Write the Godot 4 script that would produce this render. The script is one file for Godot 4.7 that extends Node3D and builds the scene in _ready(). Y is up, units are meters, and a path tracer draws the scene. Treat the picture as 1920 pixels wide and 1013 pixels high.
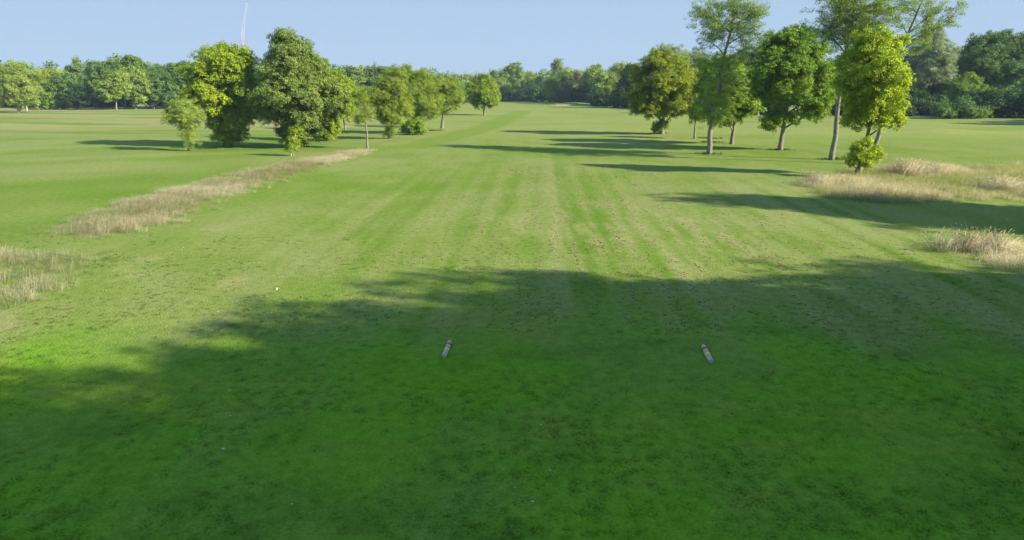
extends Node3D

var rng := RandomNumberGenerator.new()
var broad := FastNoiseLite.new()
var medium := FastNoiseLite.new()
var fine := FastNoiseLite.new()
var streak := FastNoiseLite.new()
var used := {}
var leaf_material: StandardMaterial3D
var straw_material: StandardMaterial3D
var bark_material: StandardMaterial3D
var pale_bark_material: StandardMaterial3D
var leaf_meshes := {}
var palettes := {
	"bright": [Color(0.185, 0.296, 0.027), Color(0.305, 0.401, 0.029)],
	"mid": [Color(0.148, 0.269, 0.029), Color(0.288, 0.401, 0.036)],
	"olive": [Color(0.176, 0.273, 0.044), Color(0.319, 0.396, 0.048)],
	"olive2": [Color(0.192, 0.304, 0.060), Color(0.278, 0.374, 0.066)],
	"olivey": [Color(0.200, 0.280, 0.027), Color(0.320, 0.361, 0.029)],
	"yellow": [Color(0.241, 0.345, 0.024), Color(0.432, 0.529, 0.032)],
	"chestnut": [Color(0.169, 0.253, 0.056), Color(0.241, 0.312, 0.068)],
	"ash": [Color(0.192, 0.308, 0.074), Color(0.333, 0.419, 0.062)],
	"pale": [Color(0.245, 0.348, 0.073), Color(0.317, 0.410, 0.076)],
	"dark": [Color(0.103, 0.198, 0.050), Color(0.167, 0.261, 0.050)],
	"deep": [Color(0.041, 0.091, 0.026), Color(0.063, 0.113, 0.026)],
	"bluegreen": [Color(0.148, 0.249, 0.059), Color(0.242, 0.329, 0.066)],
	"silver": [Color(0.213, 0.274, 0.146), Color(0.336, 0.392, 0.235)],
	"tan": [Color(0.234, 0.267, 0.125), Color(0.304, 0.317, 0.162)],
}


func _ready() -> void:
	# camera: a drone about five and a half metres above the tee, looking down the fairway
	var cam := Camera3D.new()
	cam.name = "camera"
	cam.fov = 43.086
	cam.near = 0.1
	cam.far = 4000.0
	cam.position = Vector3(0, 5.5, 0)
	cam.rotation_degrees = Vector3(-14.988, 0, 0)
	add_child(cam)
	cam.current = true
	# sky, haze, exposure
	var sky_look := ProceduralSkyMaterial.new()
	sky_look.sky_top_color = Color(0.27, 0.52, 0.90).linear_to_srgb()
	sky_look.sky_horizon_color = Color(0.53, 0.705, 0.95).linear_to_srgb()
	sky_look.sky_curve = 0.36
	sky_look.sky_energy_multiplier = 0.582
	sky_look.ground_horizon_color = Color(0.3, 0.36, 0.3).linear_to_srgb()
	sky_look.ground_bottom_color = Color(0.1, 0.14, 0.06).linear_to_srgb()
	sky_look.sun_angle_max = 30.0
	var sky := Sky.new()
	sky.sky_material = sky_look
	var env := Environment.new()
	env.background_mode = Environment.BG_SKY
	env.sky = sky
	env.tonemap_mode = Environment.TONE_MAPPER_LINEAR
	env.tonemap_exposure = 2.9
	env.sdfgi_enabled = true
	env.ssao_enabled = true
	env.ssil_enabled = true
	env.fog_enabled = true
	env.fog_density = 0.00026
	env.fog_light_color = Color(0.72, 0.83, 0.95)
	var world := WorldEnvironment.new()
	world.name = "world_environment"
	world.environment = env
	add_child(world)
	# late-afternoon sun from the right, a little behind the camera
	var sun := DirectionalLight3D.new()
	sun.name = "sun"
	sun.light_energy = 1.25
	sun.light_color = Color(1.0, 0.95, 0.84)
	sun.light_angular_distance = 0.6
	sun.shadow_enabled = true
	var to_sun := Vector3(0.938 * cos(deg_to_rad(27.0)), sin(deg_to_rad(27.0)), 0.347 * cos(deg_to_rad(27.0)))
	sun.look_at_from_position(to_sun * 100.0, Vector3.ZERO)
	add_child(sun)

	set_up()
	build_ground()
	build_bunker()
	build_trees()
	build_undergrowth()
	build_rough_grass()
	build_lawn_detail()
	build_markers()
	build_small_things()
	build_crane()


func set_up() -> void:
	rng.seed = 20240
	broad.seed = 3; broad.noise_type = FastNoiseLite.TYPE_SIMPLEX_SMOOTH; broad.frequency = 0.03; broad.fractal_octaves = 3
	medium.seed = 7; medium.noise_type = FastNoiseLite.TYPE_SIMPLEX_SMOOTH; medium.frequency = 0.25; medium.fractal_octaves = 3
	fine.seed = 11; fine.noise_type = FastNoiseLite.TYPE_SIMPLEX_SMOOTH; fine.frequency = 0.75; fine.fractal_octaves = 2
	streak.seed = 17; streak.noise_type = FastNoiseLite.TYPE_SIMPLEX_SMOOTH; streak.frequency = 1.0; streak.fractal_octaves = 2
	leaf_material = StandardMaterial3D.new()
	leaf_material.resource_name = "leaf"
	leaf_material.vertex_color_use_as_albedo = true
	leaf_material.roughness = 0.62
	leaf_material.metallic_specular = 0.28
	leaf_material.backlight_enabled = true
	leaf_material.backlight = Color(0.74, 0.8, 0.26)
	leaf_material.cull_mode = BaseMaterial3D.CULL_DISABLED
	straw_material = StandardMaterial3D.new()
	straw_material.resource_name = "grass_stalks"
	straw_material.vertex_color_use_as_albedo = true
	straw_material.roughness = 0.75
	straw_material.metallic_specular = 0.2
	straw_material.backlight_enabled = true
	straw_material.backlight = Color(0.9, 0.9, 0.78)
	straw_material.cull_mode = BaseMaterial3D.CULL_DISABLED
	bark_material = bark(Color(0.12, 0.125, 0.09), Color(0.27, 0.268, 0.205), "bark")
	pale_bark_material = bark(Color(0.30, 0.29, 0.23), Color(0.48, 0.46, 0.38), "pale_bark")
	leaf_meshes["broad"] = leaf_cluster(30, 0.52, 0.62, 0.9, 1)
	leaf_meshes["long"] = leaf_cluster(44, 0.62, 0.24, 0.5, 2)
	leaf_meshes["fine"] = leaf_cluster(46, 0.36, 0.5, 0.7, 3)


func bark(dark: Color, light: Color, called: String) -> StandardMaterial3D:
	var m := StandardMaterial3D.new()
	m.resource_name = called
	var n := FastNoiseLite.new()
	n.seed = 5; n.frequency = 0.02; n.fractal_octaves = 4
	var ramp := Gradient.new()
	ramp.offsets = PackedFloat32Array([0.25, 0.75])
	ramp.colors = PackedColorArray([dark.linear_to_srgb(), light.linear_to_srgb()])
	var t := NoiseTexture2D.new()
	t.width = 256; t.height = 256; t.seamless = true; t.noise = n; t.color_ramp = ramp
	m.albedo_texture = t
	m.uv1_triplanar = true
	m.uv1_scale = Vector3(2.2, 0.5, 2.2)
	m.roughness = 0.9
	return m


func numbered(called: String) -> String:
	var n: int = used.get(called, 0)
	used[called] = n + 1
	return called if n == 0 else "%s_%03d" % [called, n]


func tag(o: Node, label := "", category := "", group := "", kind := "") -> void:
	if label: o.set_meta("label", label)
	if category: o.set_meta("category", category)
	if group: o.set_meta("group", group)
	if kind: o.set_meta("kind", kind)


func root_at(called: String, where: Vector3) -> Node3D:
	var o := Node3D.new()
	o.name = numbered(called)
	o.position = where
	add_child(o)
	return o


func part(called: String, mesh: Mesh, m: Material, parent: Node) -> MeshInstance3D:
	var o := MeshInstance3D.new()
	o.name = called
	o.mesh = mesh
	o.material_override = m
	parent.add_child(o, true)
	return o


func plain(called: String, albedo: Color, rough := 0.7) -> StandardMaterial3D:
	var m := StandardMaterial3D.new()
	m.resource_name = called
	m.albedo_color = albedo.linear_to_srgb()
	m.roughness = rough
	return m


# ------------------------------------------------------------------ the ground

func height(x: float, z: float) -> float:
	var d := sqrt(x * x + z * z)
	var y := broad.get_noise_2d(x, z) * 0.10 * smoothstep(12.0, 60.0, d)
	y += broad.get_noise_2d(x * 0.6 + 400.0, z * 0.6) * 0.28 * smoothstep(70.0, 160.0, d) * (1.0 - smoothstep(200.0, 280.0, d))
	y += medium.get_noise_2d(x * 0.5, z * 0.5) * 0.03
	# low mounds round the far bunker and out on the right
	y += 0.9 * exp(-(pow((x - 18.5) / 7.0, 2.0) + pow((z + 212.0) / 6.0, 2.0)))
	y += 0.45 * exp(-(pow((x - 54.0) / 6.0, 2.0) + pow((z + 88.0) / 3.0, 2.0)))
	return y


func toward(a: Color, b: Color, t: float) -> Color:
	return a.lerp(b, clampf(t, 0.0, 1.0))


func segment_distance(p: Vector2, a: Vector2, b: Vector2) -> float:
	return p.distance_to(Geometry2D.get_closest_point_to_segment(p, a, b))


func turf(x: float, z: float) -> Color:
	var lush := Color(0.160, 0.248, 0.036)
	var tee := Color(0.150, 0.315, 0.020)
	var dry := Color(0.285, 0.305, 0.125)
	var straw := Color(0.36, 0.33, 0.165)
	var dark := Color(0.105, 0.195, 0.02)
	var far := -z
	var b := broad.get_noise_2d(x, z)
	var m := medium.get_noise_2d(x, z * 0.6)
	var f := fine.get_noise_2d(x, z)
	var c := toward(lush, dry, 0.42 + 0.5 * b + 0.4 * m + 0.12 * f)
	# mown stripes run down the hole
	var lane := x + far * -0.045
	var in_play := smoothstep(-11.0, -6.0, x) * (1.0 - smoothstep(13.0, 17.0, x - far * 0.05)) * smoothstep(8.0, 20.0, far)
	var s := sin(lane * 4.6 + 0.4 * m)
	var s2 := streak.get_noise_2d(lane * 1.25, z * 0.014) + 0.25 * m
	c = toward(c, dry, in_play * (0.22 * s + 0.6 * s2) * (1.0 - 0.75 * smoothstep(28.0, 55.0, far)))
	c = toward(c, dark, in_play * clampf(-0.24 * s - 0.6 * s2, 0.0, 0.8) * (1.0 - 0.8 * smoothstep(28.0, 55.0, far)) * (1.0 - smoothstep(60.0, 110.0, far)))
	# darker wheel line just right of the middle
	var seam := smoothstep(12.0, 18.0, far) * (1.0 - smoothstep(46.0, 66.0, far))
	c = toward(c, dry, 0.45 * seam * smoothstep(-0.7, 0.4, lane) * (1.0 - smoothstep(0.72, 0.86, lane)))
	c = toward(c, dark, 0.34 * seam * smoothstep(0.72, 0.86, lane) * (1.0 - smoothstep(1.3, 2.0, lane)))
	c = toward(c, dark, 0.5 * exp(-pow((x - 9.6 + (far - 10.0) * 0.13) / 0.3, 2.0)) * smoothstep(7.0, 9.0, far) * (1.0 - smoothstep(17.0, 23.0, far)))
	# dry worn ground in the right half of the landing area
	var worn := exp(-(pow((x - 5.0) / 7.0, 2.0) + pow((far - 26.0) / 8.0, 2.0)))
	c = toward(c, straw, worn * clampf(0.1 + 1.5 * streak.get_noise_2d(lane * 1.9 + 50.0, z * 0.11) + 0.5 * f, 0.0, 0.65))
	# the tee itself is close-mown and deep green
	var on_tee := 1.0 - smoothstep(13.0, 19.5, far + 1.6 * m + 0.06 * absf(x) * 3.0)
	var tee_tone := toward(toward(tee, lush, 0.2 + 0.8 * m + 0.4 * f + 0.4 * b), dark, -0.8 * f - 1.0 * medium.get_noise_2d(x * 0.55 + 30.0, z * 1.3))
	tee_tone = toward(tee_tone, Color(0.215, 0.29, 0.034), clampf(1.1 * medium.get_noise_2d(x * 0.4 - 60.0, z * 0.9) + 0.5 * f, 0.0, 0.7))
	c = toward(c, tee_tone, on_tee * 0.93)
	# dry brown scuffs on the left
	c = toward(c, straw, 0.7 * exp(-(pow((x + 8.1 - (far - 19.0) * 0.2) / 0.45, 2.0) + pow((far - 19.2) / 0.7, 2.0))))
	c = toward(c, straw, 0.5 * exp(-(pow((x + 2.2) / 0.7, 2.0) + pow((far - 19.9) / 0.22, 2.0))))
	c = toward(c, straw, smoothstep(0.0, 0.5, m + 0.3 * f) * 0.5 * exp(-pow((x + 12.2 - (far - 16.0) * 0.02) / 1.3, 2.0)) * smoothstep(9.0, 14.0, far) * (1.0 - smoothstep(24.0, 30.0, far)))
	# the left field: bands mown across, parched in places
	var left_field := smoothstep(-14.0, -17.0, x + far * 0.05)
	var band := streak.get_noise_2d((x + far * 0.25) * 0.012, far * 0.1 + x * 0.02)
	c = toward(c, lush, left_field * 0.5 * (1.0 - smoothstep(55.0, 85.0, far)))
	var sweep := streak.get_noise_2d(x * 0.015 + 9.0, far * 0.09 - x * 0.05)
	c = toward(c, dry, left_field * clampf(0.9 * sweep + 0.7 * b, 0.0, 0.6) * (1.0 - smoothstep(80.0, 110.0, far)))
	c = toward(c, dark, left_field * clampf(-0.6 * sweep - 0.5 * b, 0.0, 0.35) * (1.0 - smoothstep(80.0, 110.0, far)))
	c = toward(c, straw, left_field * smoothstep(70.0, 105.0, far) * clampf(0.35 + 1.3 * band, 0.0, 0.8))
	c = toward(c, lush, left_field * smoothstep(60.0, 90.0, far) * clampf(-1.3 * band - 0.1, 0.0, 0.8))
	# the far fairway: pale and even, with an uncut green strip across it
	var far_fairway := smoothstep(55.0, 90.0, far) * (1.0 - left_field)
	var lane_far := streak.get_noise_2d(x * 0.02, far * 0.07 + 30.0)
	c = toward(c, Color(0.285, 0.315, 0.105), far_fairway * clampf(0.6 + 0.6 * lane_far, 0.0, 0.9))
	var p := Vector2(x, z)
	var strip := minf(segment_distance(p, Vector2(-9.5, -66.0), Vector2(-3.5, -98.0)), segment_distance(p, Vector2(-3.5, -98.0), Vector2(2.5, -165.0)))
	c = toward(c, Color(0.175, 0.262, 0.045), 0.75 * (1.0 - smoothstep(1.4, 2.4 + far * 0.006, strip + 0.5 * m)))
	c = toward(c, straw, smoothstep(0.75, 1.0, exp(-(pow((x - 54.0) / 3.0, 2.0) + pow((z + 84.5) / 0.7, 2.0)))) * 0.7)
	return c


func build_ground() -> void:
	var xs := PackedFloat32Array()
	var x := 0.0
	var right := PackedFloat32Array()
	while x < 900.0:
		right.append(x)
		x += 0.22 if x < 18.0 else minf(60.0, 0.22 + (x - 18.0) * 0.025)
	right.append(900.0)
	for i in range(right.size() - 1, 0, -1):
		xs.append(-right[i])
	xs.append_array(right)
	var zs := PackedFloat32Array()
	var z := 120.0
	while z > -5.0:
		zs.append(z)
		z -= clampf(z * 0.1, 0.6, 10.0)
	z = -5.0
	while z > -900.0:
		zs.append(z)
		z -= clampf(-z * 0.010, 0.16, 40.0)
	zs.append(-900.0)
	var nx := xs.size()
	var nz := zs.size()
	var v := PackedVector3Array()
	var cs := PackedColorArray()
	var uv := PackedVector2Array()
	var uv2 := PackedVector2Array()
	v.resize(nx * nz); cs.resize(nx * nz); uv.resize(nx * nz); uv2.resize(nx * nz)
	var k := 0
	for j in nz:
		for i in nx:
			var px := xs[i]
			var pz := zs[j]
			v[k] = Vector3(px, height(px, pz), pz)
			cs[k] = turf(px, pz)
			uv[k] = Vector2(px, pz) / 7.3
			uv2[k] = Vector2(px * 0.94 + pz * 0.34, pz * 0.94 - px * 0.34) / Vector2(2.9, 2.1)
			k += 1
	var index := PackedInt32Array()
	index.resize((nx - 1) * (nz - 1) * 6)
	k = 0
	for j in nz - 1:
		for i in nx - 1:
			var a := j * nx + i
			for q in [a, a + nx, a + 1, a + 1, a + nx, a + nx + 1]:
				index[k] = q
				k += 1
	var normals := PackedVector3Array()
	normals.resize(nx * nz)
	for j in nz:
		for i in nx:
			var a := v[j * nx + mini(i + 1, nx - 1)] - v[j * nx + maxi(i - 1, 0)]
			var b := v[mini(j + 1, nz - 1) * nx + i] - v[maxi(j - 1, 0) * nx + i]
			normals[j * nx + i] = a.cross(b).normalized() * (1.0 if a.cross(b).y > 0.0 else -1.0)
	var arrays := []
	arrays.resize(Mesh.ARRAY_MAX)
	arrays[Mesh.ARRAY_VERTEX] = v
	arrays[Mesh.ARRAY_NORMAL] = normals
	arrays[Mesh.ARRAY_COLOR] = cs
	arrays[Mesh.ARRAY_TEX_UV] = uv
	arrays[Mesh.ARRAY_TEX_UV2] = uv2
	arrays[Mesh.ARRAY_INDEX] = index
	var mesh := ArrayMesh.new()
	mesh.add_surface_from_arrays(Mesh.PRIMITIVE_TRIANGLES, arrays)
	var m := StandardMaterial3D.new()
	m.resource_name = "turf"
	m.vertex_color_use_as_albedo = true
	m.roughness = 0.95
	m.metallic_specular = 0.12
	m.albedo_texture = speckle(21, 0.020, 5, Color(0.87, 0.90, 0.85), Color(1, 1, 1), 1024)
	m.detail_enabled = true
	m.detail_blend_mode = BaseMaterial3D.BLEND_MODE_MUL
	m.detail_uv_layer = BaseMaterial3D.DETAIL_UV_2
	m.detail_albedo = speckle(22, 0.035, 4, Color(0.86, 0.89, 0.83), Color(1, 1, 1), 1024)
	m.heightmap_enabled = true
	m.heightmap_texture = speckle(23, 0.09, 4, Color(0, 0, 0), Color(1, 1, 1), 1024)
	m.heightmap_scale = 1.0
	var g := part("ground", mesh, m, self)
	tag(g, "mown golf-course grass stretching from the shaded tee to the far woods", "", "", "structure")


func speckle(seed_of: int, frequency: float, octaves: int, low: Color, high: Color, side: int) -> NoiseTexture2D:
	var n := FastNoiseLite.new()
	n.seed = seed_of
	n.noise_type = FastNoiseLite.TYPE_SIMPLEX_SMOOTH
	n.frequency = frequency
	n.fractal_octaves = octaves
	n.fractal_gain = 0.62
	var ramp := Gradient.new()
	ramp.offsets = PackedFloat32Array([0.15, 0.72])
	ramp.colors = PackedColorArray([low, high])
	var t := NoiseTexture2D.new()
	t.width = side; t.height = side
	t.seamless = true
	t.noise = n
	t.color_ramp = ramp
	return t


func build_bunker() -> void:
	# the thin sand face of a bunker cut into the far mound
	var st := SurfaceTool.new()
	st.begin(Mesh.PRIMITIVE_TRIANGLES)
	var n := 28
	for i in n:
		var a := TAU * i / n
		var b := TAU * (i + 1) / n
		for q in [[0.0, a], [1.0, a], [1.0, b]]:
			var wob: float = 1.0 + 0.18 * sin(q[1] * 3.0 + 1.0)
			var dx: float = q[0] * cos(q[1]) * 2.9 * wob
			var dz: float = q[0] * sin(q[1]) * 1.1 * wob
			st.set_uv(Vector2(dx, dz) * 0.3)
			st.add_vertex(Vector3(dx, height(15.0 + dx, -204.0 + dz) - height(15.0, -204.0) + 0.06 + (0.35 * q[0] if sin(q[1]) < 0.0 else 0.0) * -sin(q[1]), dz))
	st.generate_normals()
	var m := plain("sand", Color(0.27, 0.22, 0.12), 0.95)
	var o := part(numbered("sand_bunker"), st.commit(), m, self)
	o.position = Vector3(15.0, height(15.0, -204.0), -204.0)
	tag(o, "thin strip of sand of a bunker in front of the far wood", "bunker")


# ------------------------------------------------------------------ trees

func leaf_cluster(count: int, long: float, wide: float, lift: float, seed_of: int) -> ArrayMesh:
	var r := RandomNumberGenerator.new()
	r.seed = seed_of
	var v := PackedVector3Array()
	var n := PackedVector3Array()
	for i in count:
		var p := Vector3(r.randfn(), r.randfn(), r.randfn()).normalized() * pow(r.randf(), 0.4)
		var out := Vector3(p.x, absf(p.y) * 0.7 + 0.05, p.z)
		p = Vector3(p.x, p.y * 0.62, p.z)
		var up := (out * 0.7 + Vector3.UP * lift + Vector3(r.randfn(), r.randfn(), r.randfn()) * 0.42).normalized()
		var along := Vector3(p.x + r.randfn() * 0.35, -0.25 + r.randfn() * 0.3, p.z + r.randfn() * 0.35)
		along = (along - up * along.dot(up)).normalized()
		var side := up.cross(along)
		var l := long * r.randf_range(0.7, 1.25)
		var w := l * wide * 0.5
		var a := p
		var b := p + along * l * 0.45 + side * w - up * l * 0.05
		var c := p + along * l - up * l * 0.16
		var d := p + along * l * 0.45 - side * w - up * l * 0.05
		for q in [a, b, c, a, c, d]:
			v.append(q)
		for q in 6:
			n.append((up + (side if q == 1 else -side if q == 5 else Vector3.ZERO) * 0.3).normalized())
	var arrays := []
	arrays.resize(Mesh.ARRAY_MAX)
	arrays[Mesh.ARRAY_VERTEX] = v
	arrays[Mesh.ARRAY_NORMAL] = n
	var mesh := ArrayMesh.new()
	mesh.add_surface_from_arrays(Mesh.PRIMITIVE_TRIANGLES, arrays)
	return mesh


func tube(st: SurfaceTool, points: Array, radii: Array, sides := 7) -> void:
	var rings := []
	for i in points.size():
		var t: Vector3 = (points[mini(i + 1, points.size() - 1)] - points[maxi(i - 1, 0)]).normalized()
		var u := t.cross(Vector3(0.13, 0.2, 1.0)).normalized()
		var w := t.cross(u)
		var ring := []
		for k in sides:
			var a := TAU * k / sides
			ring.append([points[i] + (u * cos(a) + w * sin(a)) * radii[i], u * cos(a) + w * sin(a)])
		rings.append(ring)
	for i in points.size() - 1:
		for k in sides:
			var k2 := (k + 1) % sides
			for q in [rings[i][k], rings[i + 1][k], rings[i][k2], rings[i][k2], rings[i + 1][k], rings[i + 1][k2]]:
				st.set_normal(q[1])
				st.add_vertex(q[0])


func limb(st: SurfaceTool, a: Vector3, b: Vector3, ra: float, rb: float, sag: float, sides := 5) -> void:
	var pts := []
	var rad := []
	var steps := 4
	var jog := Vector3(rng.randfn(), 0, rng.randfn()) * a.distance_to(b) * 0.06
	for i in steps + 1:
		var t := float(i) / steps
		pts.append(a.lerp(b, t) + Vector3.DOWN * sag * sin(t * PI) + jog * sin(t * PI))
		rad.append(lerpf(ra, rb, t))
	tube(st, pts, rad, sides)


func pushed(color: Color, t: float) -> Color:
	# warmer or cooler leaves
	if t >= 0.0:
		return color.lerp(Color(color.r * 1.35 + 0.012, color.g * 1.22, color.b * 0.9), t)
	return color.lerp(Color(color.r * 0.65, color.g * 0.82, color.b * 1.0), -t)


func scatter(buffer: PackedFloat32Array, at: int, basis: Basis, where: Vector3, color: Color) -> void:
	buffer[at] = basis.x.x; buffer[at + 1] = basis.y.x; buffer[at + 2] = basis.z.x; buffer[at + 3] = where.x
	buffer[at + 4] = basis.x.y; buffer[at + 5] = basis.y.y; buffer[at + 6] = basis.z.y; buffer[at + 7] = where.y
	buffer[at + 8] = basis.x.z; buffer[at + 9] = basis.y.z; buffer[at + 10] = basis.z.z; buffer[at + 11] = where.z
	buffer[at + 12] = color.r; buffer[at + 13] = color.g; buffer[at + 14] = color.b; buffer[at + 15] = 1.0


func copies(called: String, mesh: Mesh, m: Material, places: Array, parent: Node) -> MultiMeshInstance3D:
	# places: [Basis, Vector3, Color] each
	var flat := PackedFloat32Array()
	flat.resize(places.size() * 16)
	var k := 0
	for p in places:
		var b: Basis = p[0]
		var o: Vector3 = p[1]
		var c: Color = p[2]
		flat[k] = b.x.x; flat[k + 1] = b.y.x; flat[k + 2] = b.z.x; flat[k + 3] = o.x
		flat[k + 4] = b.x.y; flat[k + 5] = b.y.y; flat[k + 6] = b.z.y; flat[k + 7] = o.y
		flat[k + 8] = b.x.z; flat[k + 9] = b.y.z; flat[k + 10] = b.z.z; flat[k + 11] = o.z
		flat[k + 12] = c.r; flat[k + 13] = c.g; flat[k + 14] = c.b; flat[k + 15] = 1.0
		k += 16
	var mm := MultiMesh.new()
	mm.transform_format = MultiMesh.TRANSFORM_3D
	mm.use_colors = true
	mm.mesh = mesh
	mm.instance_count = places.size()
	mm.buffer = flat
	var o := MultiMeshInstance3D.new()
	o.name = called
	o.multimesh = mm
	o.material_override = m
	o.set_meta("kind", "stuff")
	parent.add_child(o, true)
	return o


func foliage(lobes: Array, palette: String, size: float, density: float, twigs: SurfaceTool, twig_radius: float) -> Array:
	var places := []
	density *= 0.8
	var pal: Array = palettes[palette]
	var whole := rng.randf_range(-0.12, 0.12)
	for l in lobes:
		var c := Vector3(l[0], l[1], l[2])
		var r := Vector3(l[3], l[4], l[5])
		var mean := (r.x + r.y + r.z) / 3.0
		var area := 4.0 * PI * pow((pow(r.x * r.y, 1.6) + pow(r.x * r.z, 1.6) + pow(r.y * r.z, 1.6)) / 3.0, 1.0 / 1.6)
		var total := int(ceil(density * 1.25 * area / (size * size)))
		var bough := clampf(mean * rng.randf_range(0.3, 0.42), size * 1.1, size * 3.6)
		var boughs := maxi(4, int(0.85 * area / (bough * bough * 2.2)))
		var per := maxi(2, int(round(float(total) / boughs)))
		for i in boughs:
			var d := Vector3(rng.randfn(), rng.randfn(), rng.randfn()).normalized()
			var far := 1.0 if rng.randf() < 0.78 else rng.randf_range(0.3, 0.8)
			far *= rng.randf_range(0.66, 1.14) if rng.randf() < 0.88 else rng.randf_range(1.14, 1.36)
			var centre := c + d * r * far - d * bough * 0.45
			if centre.y < 0.35: centre.y = 0.35 + rng.randf() * 0.3
			var tone := rng.randf()
			if twigs and (i % 3 == 0):
				limb(twigs, c + Vector3.DOWN * r.y * 0.4, centre, twig_radius, twig_radius * 0.3, -0.05 * mean, 3)
			for j in per:
				var e := Vector3(rng.randfn() * 0.5, rng.randfn() * 0.42, rng.randfn() * 0.5)
				if e.length() > 1.15: e = e.normalized() * rng.randf_range(0.6, 1.15)
				var w := centre + e * bough
				if w.y < 0.12: w.y = 0.12 + rng.randf() * 0.2
				var s := size * rng.randf_range(0.7, 1.3)
				var lean := (d + e * 0.8) * 0.55 + Vector3(rng.randfn(), rng.randfn(), rng.randfn()) * 0.25
				var up := (Vector3.UP + lean).normalized()
				var turn := Basis(Vector3.UP, rng.randf() * TAU)
				var axis := Vector3.UP.cross(up)
				var bs := turn
				if axis.length() > 0.001:
					bs = Basis(axis.normalized(), Vector3.UP.angle_to(up)) * turn
				var mix := clampf(0.5 * tone + 0.5 * rng.randf() + whole, 0.0, 1.0)
				var tone_light := rng.randf_range(0.72, 1.28)
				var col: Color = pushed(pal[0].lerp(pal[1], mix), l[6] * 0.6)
				places.append([bs.scaled(Vector3(s, s, s)), w, Color(col.r * tone_light, col.g * tone_light, col.b * tone_light)])
	return places


func airy_foliage(lobes: Array, palette: String, size: float, density: float, twigs: SurfaceTool) -> Array:
	# loose sprays of leaves along fine twigs, with sky between them
	var places := []
	var pal: Array = palettes[palette]
	for l in lobes:
		var c := Vector3(l[0], l[1], l[2])
		var r := Vector3(l[3], maxf(l[4], l[3] * 0.6), l[5])
		var area := 4.0 * PI * r.x * (r.y + r.z) * 0.5
		var sprays := maxi(8, int(density * 8.5 * area))
		for i in sprays:
			var d := Vector3(rng.randfn(), rng.randfn(), rng.randfn()).normalized()
			var a := c + d * r * pow(rng.randf(), 0.5) * 1.1
			var along := (d * Vector3(1.0, 0.5, 1.0) + Vector3(rng.randfn(), rng.randfn() * 0.5 + 0.25, rng.randfn()) * 0.6).normalized()
			var long := rng.randf_range(0.35, 1.0) * clampf(r.x, 0.5, 1.1)
			var b := a + along * long
			if i % 4 == 0:
				limb(twigs, c.lerp(a, 0.15), a, 0.018, 0.01, 0.0, 3)
			limb(twigs, a - along * long * 0.4, b, 0.010, 0.004, 0.02, 3)
			var tone := rng.randf()
			var n := rng.randi_range(2, 4)
			for j in n:
				var w := a.lerp(b, float(j) / (n - 1)) + Vector3(rng.randfn(), rng.randfn(), rng.randfn()) * 0.10
				var s := size * rng.randf_range(0.6, 1.35)
				var bs := Basis(Vector3(rng.randfn(), 0.01, rng.randfn()).normalized(), rng.randfn() * 0.5) * Basis(Vector3.UP, rng.randf() * TAU)
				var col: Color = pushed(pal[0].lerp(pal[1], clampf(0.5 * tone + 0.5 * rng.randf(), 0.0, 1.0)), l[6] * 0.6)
				var k := rng.randf_range(0.75, 1.25)
				places.append([bs.scaled(Vector3(s, s, s)), w, Color(col.r * k, col.g * k, col.b * k)])
	return places


func tree(called: String, label: String, category: String, group: String, where: Vector2, radius: float, path: Array, lobes: Array, palette: String, size: float, density: float) -> void:
	rng.seed = hash(label)
	var o := root_at(called, Vector3(where.x, height(where.x, where.y), where.y))
	tag(o, label, category, group)
	var pale := "white trunk" in label or "white-trunked" in label or "whitest trunk" in label or called == "pale_poplar_sapling"
	if size < 0.36 and palette != "ash": size *= 0.76
	var wood := pale_bark_material if pale else bark_material
	# trunk
	var st := SurfaceTool.new()
	st.begin(Mesh.PRIMITIVE_TRIANGLES)
	var pts := [Vector3(0, -0.15, 0), Vector3(0, 0.12, 0), Vector3(0, 0.45, 0).lerp(path[0], 0.12)]
	var rad := [radius * 1.25, radius * 1.05, radius * 0.9]
	for i in path.size():
		pts.append(path[i] + Vector3(rng.randfn(), 0, rng.randfn()) * radius * 0.3)
		rad.append(radius * lerpf(0.9, 0.28, float(i + 1) / path.size()))
	tube(st, pts, rad, 9)
	# limbs and twigs
	var br := st
	if lobes.size() > 4:
		part("trunk", st.commit(), wood, o)
		br = SurfaceTool.new()
		br.begin(Mesh.PRIMITIVE_TRIANGLES)
	for l in lobes:
		var c := Vector3(l[0], l[1], l[2])
		var best := Vector3(0, 0.4, 0)
		var best_cost := 1e9
		var start_radius := radius * 0.8
		for i in range(2, pts.size()):
			for t in [0.25, 0.6, 1.0]:
				var q: Vector3 = pts[i - 1].lerp(pts[i], t)
				var flat := Vector2(q.x - c.x, q.z - c.z).length()
				var cost := absf(c.y - q.y - flat * 0.7) + flat * 0.4
				if cost < best_cost:
					best_cost = cost
					best = q
					start_radius = lerpf(rad[i - 1], rad[i], t)
		limb(br, best, c + Vector3.DOWN * l[4] * 0.3, minf(start_radius * 0.55, 0.13), minf(start_radius * 0.2, 0.05), -0.08 * best.distance_to(c), 5)
	var places := airy_foliage(lobes, palette, size, density, br) if palette == "ash" else foliage(lobes, palette, size, density, br, clampf(radius * 0.11, 0.008, 0.035))
	part("branches" if lobes.size() > 4 else "trunk", br.commit(), wood, o)
	var kind := "long" if palette == "silver" or palette == "tan" else "fine" if palette == "ash" or palette == "pale" or palette == "olive" else "broad"
	copies("crown", leaf_meshes[kind], leaf_material, places, o)


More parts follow.
